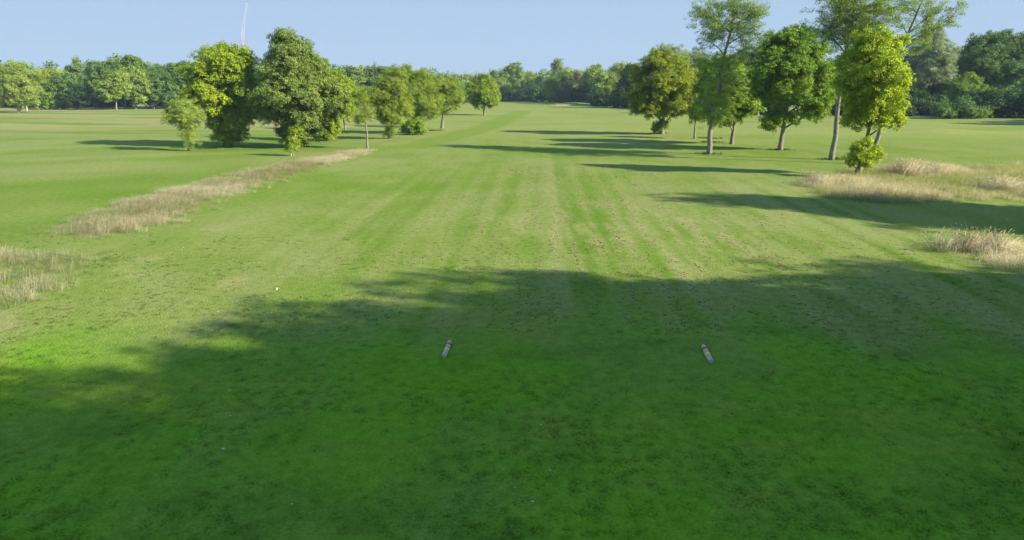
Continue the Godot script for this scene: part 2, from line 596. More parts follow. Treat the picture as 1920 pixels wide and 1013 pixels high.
func shade_tree(label: String, x: float, z: float, tall: float, wide: float) -> void:
	var lobes := []
	rng.seed = hash(label)
	for i in 9:
		var a := TAU * i / 9.0 + rng.randf() * 0.4
		var up := 0.36 + 0.14 * (i % 3) + rng.randf() * 0.06
		lobes.append([cos(a) * wide * 0.55, tall * up, sin(a) * wide * 0.55, wide * 0.5, tall * 0.15, wide * 0.5, 0.0])
	lobes.append([0.0, tall * 0.84, 0.0, wide * 0.6, tall * 0.15, wide * 0.6, 0.0])
	lobes.append([wide * 0.25, tall * 0.72, wide * 0.1, wide * 0.6, tall * 0.15, wide * 0.6, 0.0])
	lobes.append([-wide * 0.3, tall * 0.7, -wide * 0.1, wide * 0.5, tall * 0.14, wide * 0.5, 0.0])
	tree("lime_tree", label, "tree", "trees beside the tee, out of the picture", Vector2(x, z), 0.32, [Vector3(0.1, tall * 0.25, 0), Vector3(0.0, tall * 0.5, 0.1), Vector3(0.1, tall * 0.85, 0)], lobes, "mid", 0.42, 0.62)


func build_trees() -> void:
	tree("lime_sapling", "small pale yellow-green sapling with leafy lower stem, leftmost in the left row", "tree", "trees along the left edge of the fairway", Vector2(-28.80, -61.55), 0.118, [Vector3(0.07, 0.98, 0), Vector3(0.04, 2.23, 0), Vector3(0.04, 3.38, 0)], [[-0.03, 3.19, 0.00, 1.65, 1.21, 1.65, 0.10], [-0.88, 2.84, 0.19, 0.93, 0.61, 0.91, 0.10], [0.88, 2.82, -0.16, 0.82, 0.81, 0.82, 0.00], [0.13, 4.10, 0.00, 1.13, 0.61, 0.91, 0.10], [0.24, 1.27, 0.08, 0.77, 1.01, 0.77, 0.10], [0.20, 2.00, 0.00, 0.62, 0.61, 0.62, 0.10], [-1.32, 3.38, 0.00, 0.52, 0.35, 0.52, 0.10]], "pale", 0.22, 0.62)
	tree("field_maple_tree", "tall bright green tree with yellow-green left flank, left of the dark conical chestnut", "tree", "trees along the left edge of the fairway", Vector2(-27.17, -66.35), 0.305, [Vector3(0.34, 2.22, 0), Vector3(0.50, 4.68, 0), Vector3(0.71, 7.56, 0), Vector3(0.77, 8.97, 0)], [[0.14, 8.69, 0.00, 1.44, 0.98, 1.44, 0.15], [0.77, 7.65, 0.23, 2.33, 1.53, 2.29, 0.10], [1.92, 7.79, 0.00, 1.22, 1.42, 1.22, 0.10], [-0.85, 6.12, 1.13, 1.89, 1.96, 1.89, 0.50], [-2.04, 4.92, 0.53, 1.33, 1.20, 1.33, 0.40], [-0.51, 4.45, 1.00, 1.67, 1.63, 1.67, 0.40], [1.50, 5.64, 0.00, 1.89, 2.40, 1.89, -0.15], [0.22, 3.46, 0.00, 2.11, 2.07, 2.11, -0.15], [2.10, 4.92, -0.33, 1.11, 1.63, 1.11, -0.30], [0.35, 1.74, 0.14, 1.44, 1.42, 1.44, -0.15], [0.14, 0.83, 0.00, 1.33, 0.76, 1.14, -0.15], [-0.92, 2.97, 0.18, 0.89, 1.31, 0.89, -0.30], [2.07, 2.97, 0.10, 1.00, 0.87, 1.00, -0.10]], "bright", 0.30, 1.00)
	tree("horse_chestnut_tree", "tallest dark olive tree with dense cone-shaped crown, left of the fairway", "tree", "trees along the left edge of the fairway", Vector2(-20.74, -66.05), 0.405, [Vector3(0.14, 1.74, 0), Vector3(0.19, 4.68, 0), Vector3(0.32, 8.02, 0), Vector3(0.23, 9.89, 0)], [[-0.11, 9.98, 0.00, 1.11, 0.81, 1.11, 0.00], [0.35, 8.85, 0.20, 1.99, 1.19, 1.79, 0.00], [-0.38, 7.91, 0.46, 1.55, 1.09, 1.55, 0.00], [1.20, 7.92, 0.18, 1.77, 1.30, 1.77, 0.05], [0.56, 6.83, 0.62, 3.09, 1.63, 2.44, 0.00], [-0.87, 6.02, 0.66, 1.66, 1.30, 1.66, 0.00], [2.25, 6.21, 0.38, 1.88, 1.63, 1.88, 0.10], [0.50, 5.08, 1.37, 3.43, 1.84, 2.77, 0.00], [-2.19, 4.54, 0.53, 1.77, 1.41, 1.77, -0.10], [2.89, 4.59, 0.42, 2.10, 1.84, 2.10, 0.10], [4.18, 4.78, 0.00, 1.11, 1.52, 1.11, 0.10], [-0.99, 3.50, 0.99, 1.99, 1.19, 1.79, -0.05], [1.58, 3.51, 1.33, 2.21, 1.41, 2.12, 0.00], [3.26, 3.47, 0.27, 1.33, 1.09, 1.33, 0.00], [0.55, 2.37, 0.66, 1.66, 1.09, 1.63, 0.10], [-2.84, 3.57, 0.20, 0.99, 0.76, 0.99, -0.20], [4.70, 4.19, -0.17, 0.55, 0.98, 0.55, 0.00], [0.70, 1.36, 0.27, 1.33, 0.98, 1.33, -0.10], [-0.05, 0.97, 0.24, 1.22, 0.76, 1.14, -0.35], [-0.71, 1.74, 0.00, 0.99, 0.87, 0.99, -0.40]], "chestnut", 0.30, 1.10)
	tree("young_oak_sapling", "little leafy sapling leaning beside a pale stake in front of the dark chestnut", "tree", "trees along the left edge of the fairway", Vector2(-17.96, -56.70), 0.065, [Vector3(0.05, 0.56, 0), Vector3(-0.02, 1.34, 0)], [[0.11, 1.34, 0.00, 0.62, 0.79, 0.62, 0.10], [-0.10, 0.70, 0.05, 0.52, 0.51, 0.52, 0.10], [0.43, 2.06, 0.00, 0.48, 0.47, 0.48, 0.20]], "bright", 0.17, 0.70)
	tree("green_lime_tree", "bright green tree with skirt of low shoots, just behind the chestnut's right side", "tree", "trees along the left edge of the fairway", Vector2(-19.70, -74.15), 0.227, [Vector3(0.17, 1.56, 0), Vector3(0.51, 4.04, 0), Vector3(0.56, 7.27, 0)], [[0.09, 7.69, 0.00, 0.74, 0.73, 0.74, 0.00], [1.04, 6.20, 0.00, 1.36, 1.34, 1.36, 0.20], [1.83, 5.39, 0.00, 1.24, 1.58, 1.24, 0.10], [1.52, 3.77, 0.32, 1.61, 1.58, 1.61, 0.20], [0.61, 4.58, 0.25, 1.24, 2.19, 1.24, 0.10], [0.22, 2.28, 0.00, 1.12, 0.97, 1.12, 0.00], [0.10, 0.96, 0.14, 1.36, 0.97, 1.36, 0.15], [-0.71, 0.74, 0.12, 0.62, 0.61, 0.62, 0.10]], "bright", 0.28, 0.95)
	tree("slim_maple_tree", "green tree on thin dark trunk, half hidden behind the chestnut and its neighbour", "tree", "trees along the left edge of the fairway", Vector2(-22.00, -91.89), 0.140, [Vector3(-0.06, 1.31, 0), Vector3(0.09, 3.69, 0)], [[0.34, 4.36, 0.00, 1.69, 1.96, 1.69, 0.10], [0.78, 3.01, 0.12, 1.23, 1.35, 1.23, 0.10], [-0.27, 2.68, 0.21, 1.07, 1.05, 1.07, 0.10]], "bright", 0.28, 0.90)
	tree("sparse_birch_sapling", "sparse olive young tree on a slender pale stem by the straw grass strip's end", "tree", "trees along the left edge of the fairway", Vector2(-13.42, -64.29), 0.111, [Vector3(-0.02, 1.36, 0), Vector3(-0.08, 3.04, 0), Vector3(-0.08, 4.70, 0)], [[-0.07, 4.94, 0.00, 0.91, 0.85, 0.91, 0.00], [-0.37, 4.14, 0.16, 0.81, 0.74, 0.81, 0.00], [0.24, 3.52, 0.00, 0.65, 0.95, 0.65, 0.00], [-0.26, 2.90, 0.09, 0.91, 0.69, 0.91, 0.10], [-0.69, 2.57, 0.00, 0.48, 0.48, 0.48, 0.00]], "olive", 0.20, 0.42)
	tree("rowan_tree", "olive green tree with reddish tinge low on the right, left of dark bush", "tree", "trees along the left edge of the fairway", Vector2(-13.44, -76.49), 0.175, [Vector3(0.07, 1.44, 0), Vector3(0.30, 3.99, 0), Vector3(0.69, 6.22, 0)], [[0.52, 6.22, 0.00, 1.53, 1.25, 1.53, 0.10], [-0.31, 5.11, 0.50, 1.66, 1.51, 1.66, -0.20], [1.26, 4.83, 0.36, 1.79, 1.63, 1.79, 0.00], [-0.87, 3.55, 0.35, 1.15, 1.25, 1.15, -0.30], [0.50, 3.17, 0.72, 1.79, 1.51, 1.79, 0.00], [1.71, 3.44, 0.31, 1.02, 1.25, 1.02, 0.90], [-0.15, 2.19, 0.23, 1.15, 0.75, 1.13, 0.00], [0.05, 0.75, 0.07, 0.70, 0.75, 0.70, 0.20], [0.90, 7.16, 0.00, 0.77, 0.63, 0.77, 0.10]], "olive", 0.26, 1.00)
	tree("hazel_tree", "broad olive tree with a thin spire on top, right of the reddish tree", "tree", "trees along the left edge of the fairway", Vector2(-11.85, -85.45), 0.196, [Vector3(0.12, 1.60, 0), Vector3(0.14, 3.81, 0), Vector3(-0.45, 6.92, 0)], [[-0.56, 7.54, 0.00, 0.64, 0.84, 0.64, 0.00], [-0.35, 6.31, 0.00, 1.28, 1.12, 1.28, 0.05], [1.25, 6.18, 0.00, 1.71, 1.26, 1.71, 0.10], [0.65, 4.57, 0.73, 2.43, 1.68, 2.43, 0.05], [1.85, 3.82, 0.29, 1.43, 1.40, 1.43, 0.10], [0.27, 2.89, 0.74, 1.85, 1.26, 1.85, 0.00], [1.99, 2.68, 0.11, 1.14, 0.84, 1.14, 0.10]], "olive", 0.27, 1.00)
	tree("dark_bush", "low rounded dark green bush at the foot of the broad olive tree", "bush", "trees along the left edge of the fairway", Vector2(-11.77, -82.55), 0.126, [Vector3(0.02, 0.62, 0)], [[0.07, 0.82, 0.28, 1.38, 0.81, 1.22, -0.30], [-0.59, 0.63, 0.15, 0.76, 0.54, 0.76, -0.30], [0.73, 0.63, 0.08, 0.76, 0.54, 0.76, -0.30], [0.18, 1.42, 0.00, 0.83, 0.54, 0.81, -0.30]], "mid", 0.24, 1.10)
	tree("hornbeam_tree", "round-headed olive tree on bare straight trunk with a white stump behind it", "tree", "trees along the left edge of the fairway", Vector2(-9.69, -96.74), 0.258, [Vector3(0.19, 1.44, 0), Vector3(0.46, 3.59, 0), Vector3(0.59, 5.71, 0)], [[0.67, 6.06, 0.00, 1.94, 1.35, 1.94, 0.05], [-0.35, 5.01, 0.26, 1.29, 1.58, 1.29, -0.10], [1.52, 4.44, 0.18, 1.77, 1.58, 1.77, 0.05], [0.38, 3.60, 0.63, 2.10, 1.43, 2.10, 0.00], [2.22, 3.45, 0.00, 0.97, 0.95, 0.97, 0.10], [-0.41, 2.88, 0.23, 1.13, 0.79, 1.13, 0.00]], "olive", 0.28, 1.00)
	tree("round_maple_tree", "round lone bright green tree on short trunk, rightmost of the left row", "tree", "trees along the left edge of the fairway", Vector2(-5.48, -138.57), 0.263, [Vector3(0.01, 0.92, 0), Vector3(0.13, 2.25, 0), Vector3(-0.16, 4.79, 0)], [[-0.25, 5.80, 0.00, 2.31, 1.81, 2.31, 0.05], [-1.49, 4.60, 0.59, 1.96, 2.04, 1.96, -0.10], [1.10, 4.59, 0.20, 1.96, 2.26, 1.96, 0.25], [-0.23, 3.79, 1.11, 2.77, 2.04, 2.77, 0.05], [1.92, 3.48, 0.00, 1.27, 1.47, 1.27, 0.30], [-1.63, 2.97, 0.32, 1.61, 1.25, 1.61, 0.00], [0.88, 2.57, 0.37, 1.85, 1.13, 1.70, 0.10], [0.07, 7.01, 0.00, 1.38, 0.79, 1.19, 0.10]], "bright", 0.32, 1.15)
	tree("norway_maple_tree", "broad dome-shaped olive-yellow tree on dark trunk, leftmost of the right clump", "tree", "trees in the right-hand clump beside the fairway", Vector2(17.98, -83.50), 0.287, [Vector3(0.00, 1.07, 0), Vector3(0.11, 2.62, 0), Vector3(0.26, 5.38, 0)], [[-0.22, 8.21, 0.00, 2.37, 1.37, 2.05, 0.20], [-1.49, 7.00, 0.45, 2.23, 1.78, 2.23, 0.25], [1.24, 6.89, 0.24, 2.37, 1.92, 2.37, 0.25], [-0.37, 5.98, 1.34, 3.35, 2.05, 3.08, 0.20], [-2.62, 5.08, 0.33, 1.67, 1.64, 1.67, 0.10], [2.75, 5.20, 0.15, 1.53, 1.78, 1.53, 0.30], [-1.43, 3.87, 1.00, 2.51, 1.51, 2.26, -0.15], [1.13, 3.74, 0.75, 2.51, 1.37, 2.05, 0.10], [3.53, 3.54, 0.00, 1.12, 1.23, 1.12, 0.55], [-2.94, 3.49, 0.11, 1.12, 0.96, 1.12, -0.10], [-0.35, 2.95, 0.56, 2.79, 0.96, 1.44, -0.20]], "olivey", 0.28, 1.15)
	tree("maple_shoots", "tuft of dark shoots growing round the foot of the dome-shaped olive-yellow tree", "shoots", "", Vector2(17.76, -83.98), 0.096, [Vector3(-0.03, 0.47, 0)], [[-0.07, 0.86, 0.09, 0.89, 0.70, 0.89, 0.00], [-0.44, 0.48, 0.11, 0.57, 0.45, 0.57, 0.00], [0.38, 1.23, 0.00, 0.57, 0.45, 0.57, 0.00]], "mid", 0.22, 1.00)
	tree("thin_maple_tree", "slim tree on thin pale trunk, right behind the dome-shaped tree", "tree", "trees in the right-hand clump beside the fairway", Vector2(19.87, -75.69), 0.130, [Vector3(0.01, 1.48, 0), Vector3(0.13, 3.17, 0)], [[0.34, 3.45, 0.00, 1.14, 1.24, 1.14, 0.20], [-0.03, 2.61, 0.09, 0.89, 0.75, 0.89, 0.10], [1.05, 4.28, -0.10, 1.01, 1.37, 1.01, 0.20]], "olivey", 0.26, 0.80)
	tree("open_ash_tree", "tall airy tree with sparse open top on a leaning trunk, left in the right clump", "tree", "trees in the right-hand clump beside the fairway", Vector2(16.72, -58.55), 0.247, [Vector3(0.05, 1.73, 0), Vector3(0.19, 3.48, 0), Vector3(0.47, 4.99, 0), Vector3(0.59, 7.32, 0), Vector3(1.08, 9.80, 0), Vector3(1.08, 11.42, 0)], [[-0.84, 11.26, 0.00, 1.08, 0.87, 1.08, 0.10], [0.83, 11.83, 0.00, 1.28, 0.87, 1.28, 0.15], [2.16, 11.34, 0.00, 1.18, 0.87, 1.18, 0.25], [-0.14, 10.12, 0.13, 1.28, 0.87, 1.28, 0.00], [1.59, 9.99, 0.14, 1.37, 0.96, 1.37, 0.15], [2.78, 10.21, 0.00, 0.69, 1.25, 0.69, 0.10], [-0.46, 9.06, 0.00, 0.88, 0.48, 0.72, 0.00], [2.39, 8.77, 0.00, 0.78, 0.58, 0.78, 0.00], [-0.24, 7.30, 0.47, 1.18, 0.87, 1.18, -0.10], [1.34, 7.52, 0.20, 0.98, 0.77, 0.98, 0.10], [0.40, 5.63, 0.51, 1.28, 0.87, 1.28, 0.00], [-0.55, 4.57, 0.43, 1.08, 0.67, 1.01, 0.10], [0.31, 3.28, 0.38, 1.28, 0.58, 0.87, 0.10], [-1.62, 11.42, 0.00, 0.69, 0.48, 0.69, 0.10], [3.09, 11.42, 0.00, 0.59, 0.48, 0.59, 0.30]], "ash", 0.24, 0.38)
	tree("dense_lime_tree", "dark dense tree behind the leaning trunk, under the airy top", "tree", "trees in the right-hand clump beside the fairway", Vector2(21.92, -69.20), 0.212, [Vector3(-0.00, 1.31, 0), Vector3(0.08, 2.86, 0), Vector3(-0.26, 5.65, 0), Vector3(-1.00, 7.65, 0)], [[-1.90, 7.41, -0.39, 1.97, 1.25, 1.87, -0.50], [-0.25, 6.41, -0.42, 2.08, 1.48, 2.08, -0.40], [-2.90, 5.40, 0.00, 1.39, 1.36, 1.39, -0.30], [-1.34, 4.64, 0.21, 2.08, 1.48, 2.08, -0.30], [0.61, 4.64, 0.16, 1.62, 1.36, 1.62, 0.10], [-2.40, 3.24, 0.65, 1.62, 1.02, 1.53, -0.10], [-0.98, 2.52, 0.45, 1.50, 0.80, 1.19, 0.00], [1.34, 3.63, 0.25, 1.27, 0.91, 1.27, 0.10], [-0.02, 3.02, 0.25, 1.27, 0.80, 1.19, 0.20]], "mid", 0.27, 1.00)
	tree("sycamore_tree", "wide full dark-green tree on leaning pale trunk, middle of the right clump", "tree", "trees in the right-hand clump beside the fairway", Vector2(24.27, -62.61), 0.240, [Vector3(0.04, 1.47, 0), Vector3(0.30, 3.11, 0), Vector3(0.47, 5.18, 0), Vector3(0.46, 7.89, 0)], [[-0.19, 9.66, 0.00, 1.68, 0.93, 1.39, -0.10], [-1.30, 8.55, 0.17, 1.68, 1.44, 1.68, -0.25], [0.98, 8.77, 0.20, 1.99, 1.54, 1.99, -0.10], [-0.34, 7.19, 1.05, 2.62, 1.75, 2.62, -0.20], [-1.86, 6.76, 0.27, 1.36, 1.54, 1.36, -0.30], [2.16, 7.21, 0.36, 1.78, 1.75, 1.78, 0.20], [0.73, 5.41, 1.15, 2.31, 1.44, 2.16, 0.15], [-1.35, 4.96, 0.63, 1.57, 1.24, 1.57, -0.10], [3.05, 5.18, 0.14, 1.36, 1.54, 1.36, 0.40], [2.77, 3.58, 0.13, 1.26, 0.93, 1.26, 0.40], [-1.10, 2.66, 0.31, 1.05, 0.93, 1.05, 0.10], [-2.39, 5.64, 0.08, 0.84, 1.03, 0.84, -0.10], [0.74, 2.79, 0.07, 0.73, 0.62, 0.73, 0.10], [0.71, 10.19, -0.08, 0.84, 0.51, 0.77, -0.10]], "mid", 0.28, 1.12)
	tree("tall_ash_tree", "tallest tree with high feathery crown on a bare grey trunk, in the right clump", "tree", "trees in the right-hand clump beside the fairway", Vector2(25.08, -54.13), 0.229, [Vector3(0.07, 1.81, 0), Vector3(0.16, 3.43, 0), Vector3(0.10, 5.62, 0), Vector3(0.29, 7.95, 0), Vector3(0.35, 10.60, 0), Vector3(0.35, 12.09, 0)], [[-0.89, 10.98, 0.00, 1.27, 0.98, 1.27, -0.10], [0.62, 11.53, 0.00, 1.82, 1.16, 1.74, 0.10], [2.28, 10.98, 0.00, 1.45, 1.16, 1.45, 0.20], [-0.21, 9.77, 0.15, 1.45, 0.89, 1.34, 0.00], [1.36, 9.84, 0.16, 1.63, 0.98, 1.47, 0.15], [-1.17, 9.40, 0.00, 0.82, 0.58, 0.82, -0.30], [-2.12, 9.66, 0.00, 1.00, 0.62, 0.94, -0.35], [0.19, 8.72, 0.00, 1.18, 0.62, 0.94, 0.00], [2.19, 8.79, 0.00, 1.18, 0.62, 0.94, 0.10], [-1.44, 12.27, 0.00, 1.09, 0.71, 1.07, 0.00], [0.25, 12.90, 0.00, 1.63, 0.71, 1.07, 0.10]], "ash", 0.24, 0.36)
	tree("golden_maple_tree", "dense golden-green tree on short dark leaning trunk behind the round bush", "tree", "trees in the right-hand clump beside the fairway", Vector2(22.29, -44.08), 0.170, [Vector3(0.11, 1.49, 0), Vector3(0.21, 2.99, 0), Vector3(0.13, 4.63, 0), Vector3(-0.04, 6.87, 0)], [[-0.12, 8.37, 0.00, 1.11, 0.58, 0.87, 0.30], [-0.74, 7.80, 0.10, 0.96, 0.87, 0.96, 0.20], [0.64, 7.65, 0.00, 1.11, 0.95, 1.11, 0.40], [-0.16, 6.85, 0.49, 1.63, 1.09, 1.63, 0.35], [-1.15, 6.39, 0.10, 1.04, 1.24, 1.04, -0.30], [1.15, 6.39, 0.10, 1.04, 1.02, 1.04, 0.50], [-0.11, 5.75, 0.68, 1.70, 1.02, 1.53, 0.30], [-1.18, 5.12, 0.09, 0.89, 0.95, 0.89, -0.45], [-0.52, 4.48, 0.53, 1.33, 0.87, 1.31, 0.15], [0.95, 4.64, 0.33, 1.11, 0.95, 1.11, 0.50], [0.31, 3.73, 0.40, 1.33, 0.66, 0.98, 0.35], [1.71, 3.59, 0.07, 0.74, 0.51, 0.74, 0.50], [-0.68, 3.59, 0.09, 0.89, 0.58, 0.87, -0.20], [1.85, 5.60, 0.00, 0.52, 0.58, 0.52, 0.50], [1.59, 8.27, 0.00, 0.52, 0.29, 0.44, 0.50]], "yellow", 0.25, 1.15)
	tree("leaning_poplar_tree", "sparse tree with long bare branches sweeping right against the sky, rightmost of the clump", "tree", "trees in the right-hand clump beside the fairway", Vector2(26.39, -50.68), 0.195, [Vector3(0.33, 2.16, 0), Vector3(0.50, 3.19, 0), Vector3(0.61, 5.61, 0), Vector3(0.94, 7.79, 0), Vector3(1.64, 9.93, 0), Vector3(2.35, 12.01, 0)], [[1.01, 11.15, 0.00, 1.02, 1.00, 1.02, 0.00], [2.36, 10.80, 0.00, 1.02, 0.67, 1.00, 0.10], [3.49, 10.70, 0.00, 1.11, 0.54, 0.81, 0.10], [4.46, 10.45, 0.00, 0.60, 0.54, 0.60, 0.50], [2.71, 9.75, 0.00, 1.11, 0.42, 0.63, 0.20], [4.36, 9.93, 0.00, 0.60, 0.33, 0.50, 0.20], [1.75, 8.86, 0.09, 0.94, 0.67, 0.94, 0.30], [2.97, 9.50, 0.00, 0.60, 0.38, 0.56, 0.60], [1.62, 12.01, 0.00, 1.45, 0.67, 1.00, 0.00], [1.60, 8.15, 0.07, 0.68, 0.50, 0.68, 0.50], [0.89, 9.93, 0.00, 0.60, 0.58, 0.60, 0.30]], "ash", 0.22, 0.20)
	tree("round_bush", "round bright yellow-green bush on a short stem at the right straw grass's left end", "bush", "", Vector2(21.41, -42.75), 0.083, [Vector3(0.13, 0.79, 0), Vector3(0.22, 1.61, 0)], [[0.26, 1.52, 0.07, 0.72, 0.62, 0.72, 0.20], [-0.27, 1.23, 0.10, 0.49, 0.42, 0.49, 0.10], [0.92, 1.36, 0.06, 0.56, 0.49, 0.56, 0.20], [0.29, 2.10, 0.00, 0.49, 0.36, 0.49, 0.20], [-0.24, 1.84, 0.00, 0.39, 0.33, 0.39, 0.20], [1.15, 1.78, 0.00, 0.36, 0.29, 0.36, 0.30], [-0.37, 0.93, 0.03, 0.29, 0.23, 0.29, 0.10], [0.58, 2.36, 0.00, 0.26, 0.26, 0.26, 0.30], [0.56, 0.94, 0.09, 0.46, 0.29, 0.44, 0.10]], "yellow", 0.18, 0.55)
	tree("silver_willow_tree", "silvery grey-green willow standing behind the golden-green tree", "tree", "trees of the wood on the right", Vector2(84.86, -143.96), 0.546, [Vector3(-0.36, 3.71, 0), Vector3(-1.02, 9.96, 0)], [[-0.51, 14.86, 0.00, 2.61, 2.40, 2.61, 0.10], [-1.56, 12.00, 0.37, 3.70, 2.83, 3.70, 0.00], [1.24, 10.46, 0.57, 2.83, 3.27, 2.83, 0.10], [-2.00, 8.39, 1.18, 3.92, 2.83, 3.92, -0.10], [2.17, 7.37, 0.39, 1.96, 2.61, 1.96, 0.10], [-3.37, 6.86, 0.24, 2.40, 2.61, 2.40, -0.20], [-0.39, 16.07, 0.00, 1.31, 1.31, 1.31, 0.00]], "silver", 0.45, 1.00)
	tree("dark_oak_tree", "big dark spreading oak with lumpy top at the far right edge", "tree", "trees of the wood on the right", Vector2(100.70, -146.81), 0.780, [Vector3(-0.67, 3.68, 0), Vector3(-1.86, 9.00, 0), Vector3(-2.40, 13.19, 0)], [[-0.53, 13.70, 0.00, 3.33, 2.44, 3.33, 0.00], [-4.42, 12.65, 0.40, 4.00, 2.89, 4.00, -0.10], [-7.49, 11.10, 0.00, 2.66, 2.22, 2.66, -0.20], [-3.12, 9.48, 1.73, 5.77, 3.33, 5.00, 0.00], [1.71, 10.55, 0.76, 3.78, 3.55, 3.78, 0.05], [-6.25, 7.93, 1.13, 3.78, 2.89, 3.78, -0.20], [-1.34, 6.86, 2.22, 4.44, 2.66, 4.00, 0.10], [4.12, 12.15, 0.00, 2.66, 3.55, 2.66, 0.00], [6.65, 7.93, 0.67, 3.33, 4.44, 3.33, 0.00], [-8.54, 9.53, 0.00, 1.55, 1.55, 1.55, -0.10], [-3.82, 15.05, 0.00, 1.55, 1.00, 1.50, -0.10], [-0.24, 15.66, 0.00, 1.55, 1.11, 1.55, -0.10], [3.52, 15.25, 0.00, 1.33, 1.11, 1.33, 0.00]], "dark", 0.42, 1.05)
	tree("green_hawthorn_tree", "bright green hawthorn thicket in front of the dark spreading oak", "tree", "trees of the wood on the right", Vector2(90.78, -141.21), 0.429, [Vector3(-0.46, 2.71, 0)], [[-1.28, 5.30, 0.60, 2.99, 1.92, 2.88, 0.10], [1.92, 4.27, 0.83, 2.78, 1.50, 2.24, 0.10], [-2.95, 3.96, 0.24, 2.35, 1.92, 2.35, -0.10], [-0.14, 7.04, 0.00, 1.50, 1.28, 1.50, 0.20], [5.88, 3.96, 0.56, 2.78, 1.50, 2.24, 0.00]], "mid", 0.40, 1.00)
	tree("dark_elm_tree", "dark shaded tree under the silvery willow", "tree", "trees of the wood on the right", Vector2(82.61, -146.81), 0.446, [Vector3(-0.55, 3.68, 0)], [[-0.87, 5.82, 0.00, 3.33, 3.33, 3.33, -0.10], [2.86, 3.69, 0.80, 4.00, 2.89, 4.00, -0.20], [-2.93, 2.61, 0.58, 2.89, 2.44, 2.89, -0.20], [-2.15, 9.01, -0.53, 2.66, 2.66, 2.66, 0.00]], "deep", 0.42, 1.10)
	tree("grey_elder_shrub", "dark green shrub low in the shade at the edge of the right wood", "shrub", "trees of the wood on the right", Vector2(77.97, -126.70), 0.193, [Vector3(-0.15, 0.94, 0)], [[-0.56, 1.60, 0.17, 1.73, 1.15, 1.73, 0.00], [0.74, 0.95, 0.12, 1.15, 0.77, 1.15, 0.00]], "dark", 0.40, 0.80)
	tree("bramble_shrub", "low green shrub in shade, left of the pale dead branch pile", "shrub", "trees of the wood on the right", Vector2(83.77, -126.70), 0.193, [Vector3(-0.16, 0.94, 0)], [[-0.54, 1.32, 0.17, 1.73, 0.96, 1.44, 0.00], [1.12, 0.85, 0.12, 1.15, 0.67, 1.01, 0.00]], "bluegreen", 0.34, 0.70)
	tree("far_right_ash_tree", "dark tree rising behind the dome-shaped tree's left shoulder", "tree", "trees of the wood on the right", Vector2(31.32, -187.59), 0.426, [Vector3(-0.20, 4.54, 0)], [[-0.32, 7.27, 0.00, 2.83, 3.69, 2.83, -0.20], [1.86, 4.55, 0.31, 3.12, 3.69, 3.12, -0.30], [-2.31, 3.45, 0.23, 2.27, 2.55, 2.27, -0.20], [0.68, 9.97, 0.00, 1.70, 1.70, 1.70, -0.10]], "deep", 0.55, 1.00)
	tree("tall_grey_willow_tree", "grey-green feathery tree top above the dome-shaped tree", "tree", "trees of the wood on the right", Vector2(51.07, -227.69), 0.603, [Vector3(-0.46, 7.65, 0)], [[-1.14, 16.29, 0.00, 4.13, 2.41, 3.61, 0.00], [1.58, 13.37, 0.00, 5.16, 3.44, 5.16, 0.00], [-3.56, 14.19, 0.00, 3.44, 3.09, 3.44, -0.10], [6.73, 12.56, 0.00, 4.13, 3.44, 4.13, 0.30]], "silver", 0.60, 0.75)
	tree("pale_poplar_tree", "pale tree top showing between the dome-shaped tree and the airy tall tree", "tree", "trees of the wood on the right", Vector2(53.86, -202.91), 0.538, [Vector3(-0.42, 5.94, 0)], [[-1.19, 12.52, 0.00, 3.99, 3.37, 3.99, 0.10], [-3.77, 10.34, 0.00, 3.68, 3.37, 3.68, 0.00], [1.65, 8.88, 0.00, 3.68, 3.68, 3.68, 0.00]], "silver", 0.50, 0.90)
	tree("wood_edge_tree", "dark tree behind the wide full tree of the right clump", "tree", "trees of the wood on the right", Vector2(50.37, -143.96), 0.437, [Vector3(-0.34, 3.71, 0)], [[-1.02, 10.99, 0.00, 3.70, 2.61, 3.70, 0.00], [-2.89, 7.90, 0.00, 3.92, 3.05, 3.92, -0.10], [1.53, 6.86, 0.00, 3.92, 3.70, 3.92, -0.10], [-4.69, 9.96, 0.00, 2.18, 2.18, 2.18, 0.00]], "deep", 0.50, 1.00)
	tree("wood_edge_tree", "dark tree filling the gap between the wide full tree and the tall grey trunk", "tree", "trees of the wood on the right", Vector2(65.70, -143.96), 0.437, [Vector3(-0.45, 3.71, 0)], [[-0.96, 7.90, 0.00, 3.70, 2.61, 3.70, 0.00], [1.53, 5.29, 0.00, 3.92, 2.61, 3.92, -0.10], [-2.75, 4.77, 0.00, 3.27, 2.83, 3.27, -0.10], [3.09, 9.96, 0.00, 2.61, 2.61, 2.61, 0.00]], "deep", 0.50, 1.00)
	tree("poplar_tree", "tall slim grey-green poplar poking above the far wood near the picture's middle", "tree", "trees of the wood right of the far fairway", Vector2(18.14, -278.61), 0.421, [Vector3(-0.08, 4.62, 0), Vector3(-0.16, 9.20, 0)], [[-0.24, 13.74, 0.00, 2.31, 2.52, 2.31, 0.00], [-1.44, 11.14, 0.00, 1.68, 2.52, 1.68, 0.00], [1.26, 11.34, 0.00, 1.89, 2.10, 1.89, 0.00], [-0.14, 8.13, 0.00, 2.52, 2.52, 2.52, 0.00]], "bluegreen", 0.70, 0.60)
	tree("umbrella_pine_tree", "round-topped sunlit yellow-green tree alone in front of the far wood", "tree", "trees of the wood right of the far fairway", Vector2(14.48, -254.88), 0.386, [Vector3(-0.04, 2.52, 0), Vector3(-0.08, 5.04, 0)], [[-0.50, 7.53, 0.00, 2.89, 1.54, 2.31, 0.20], [-1.44, 5.50, 0.23, 2.31, 1.92, 2.31, 0.20], [1.25, 6.06, 0.00, 1.92, 1.92, 1.92, 0.20], [-0.28, 3.65, 0.54, 2.69, 1.73, 2.60, 0.30], [-2.56, 4.20, 0.00, 1.35, 1.54, 1.35, 0.30]], "olive", 0.55, 1.00)
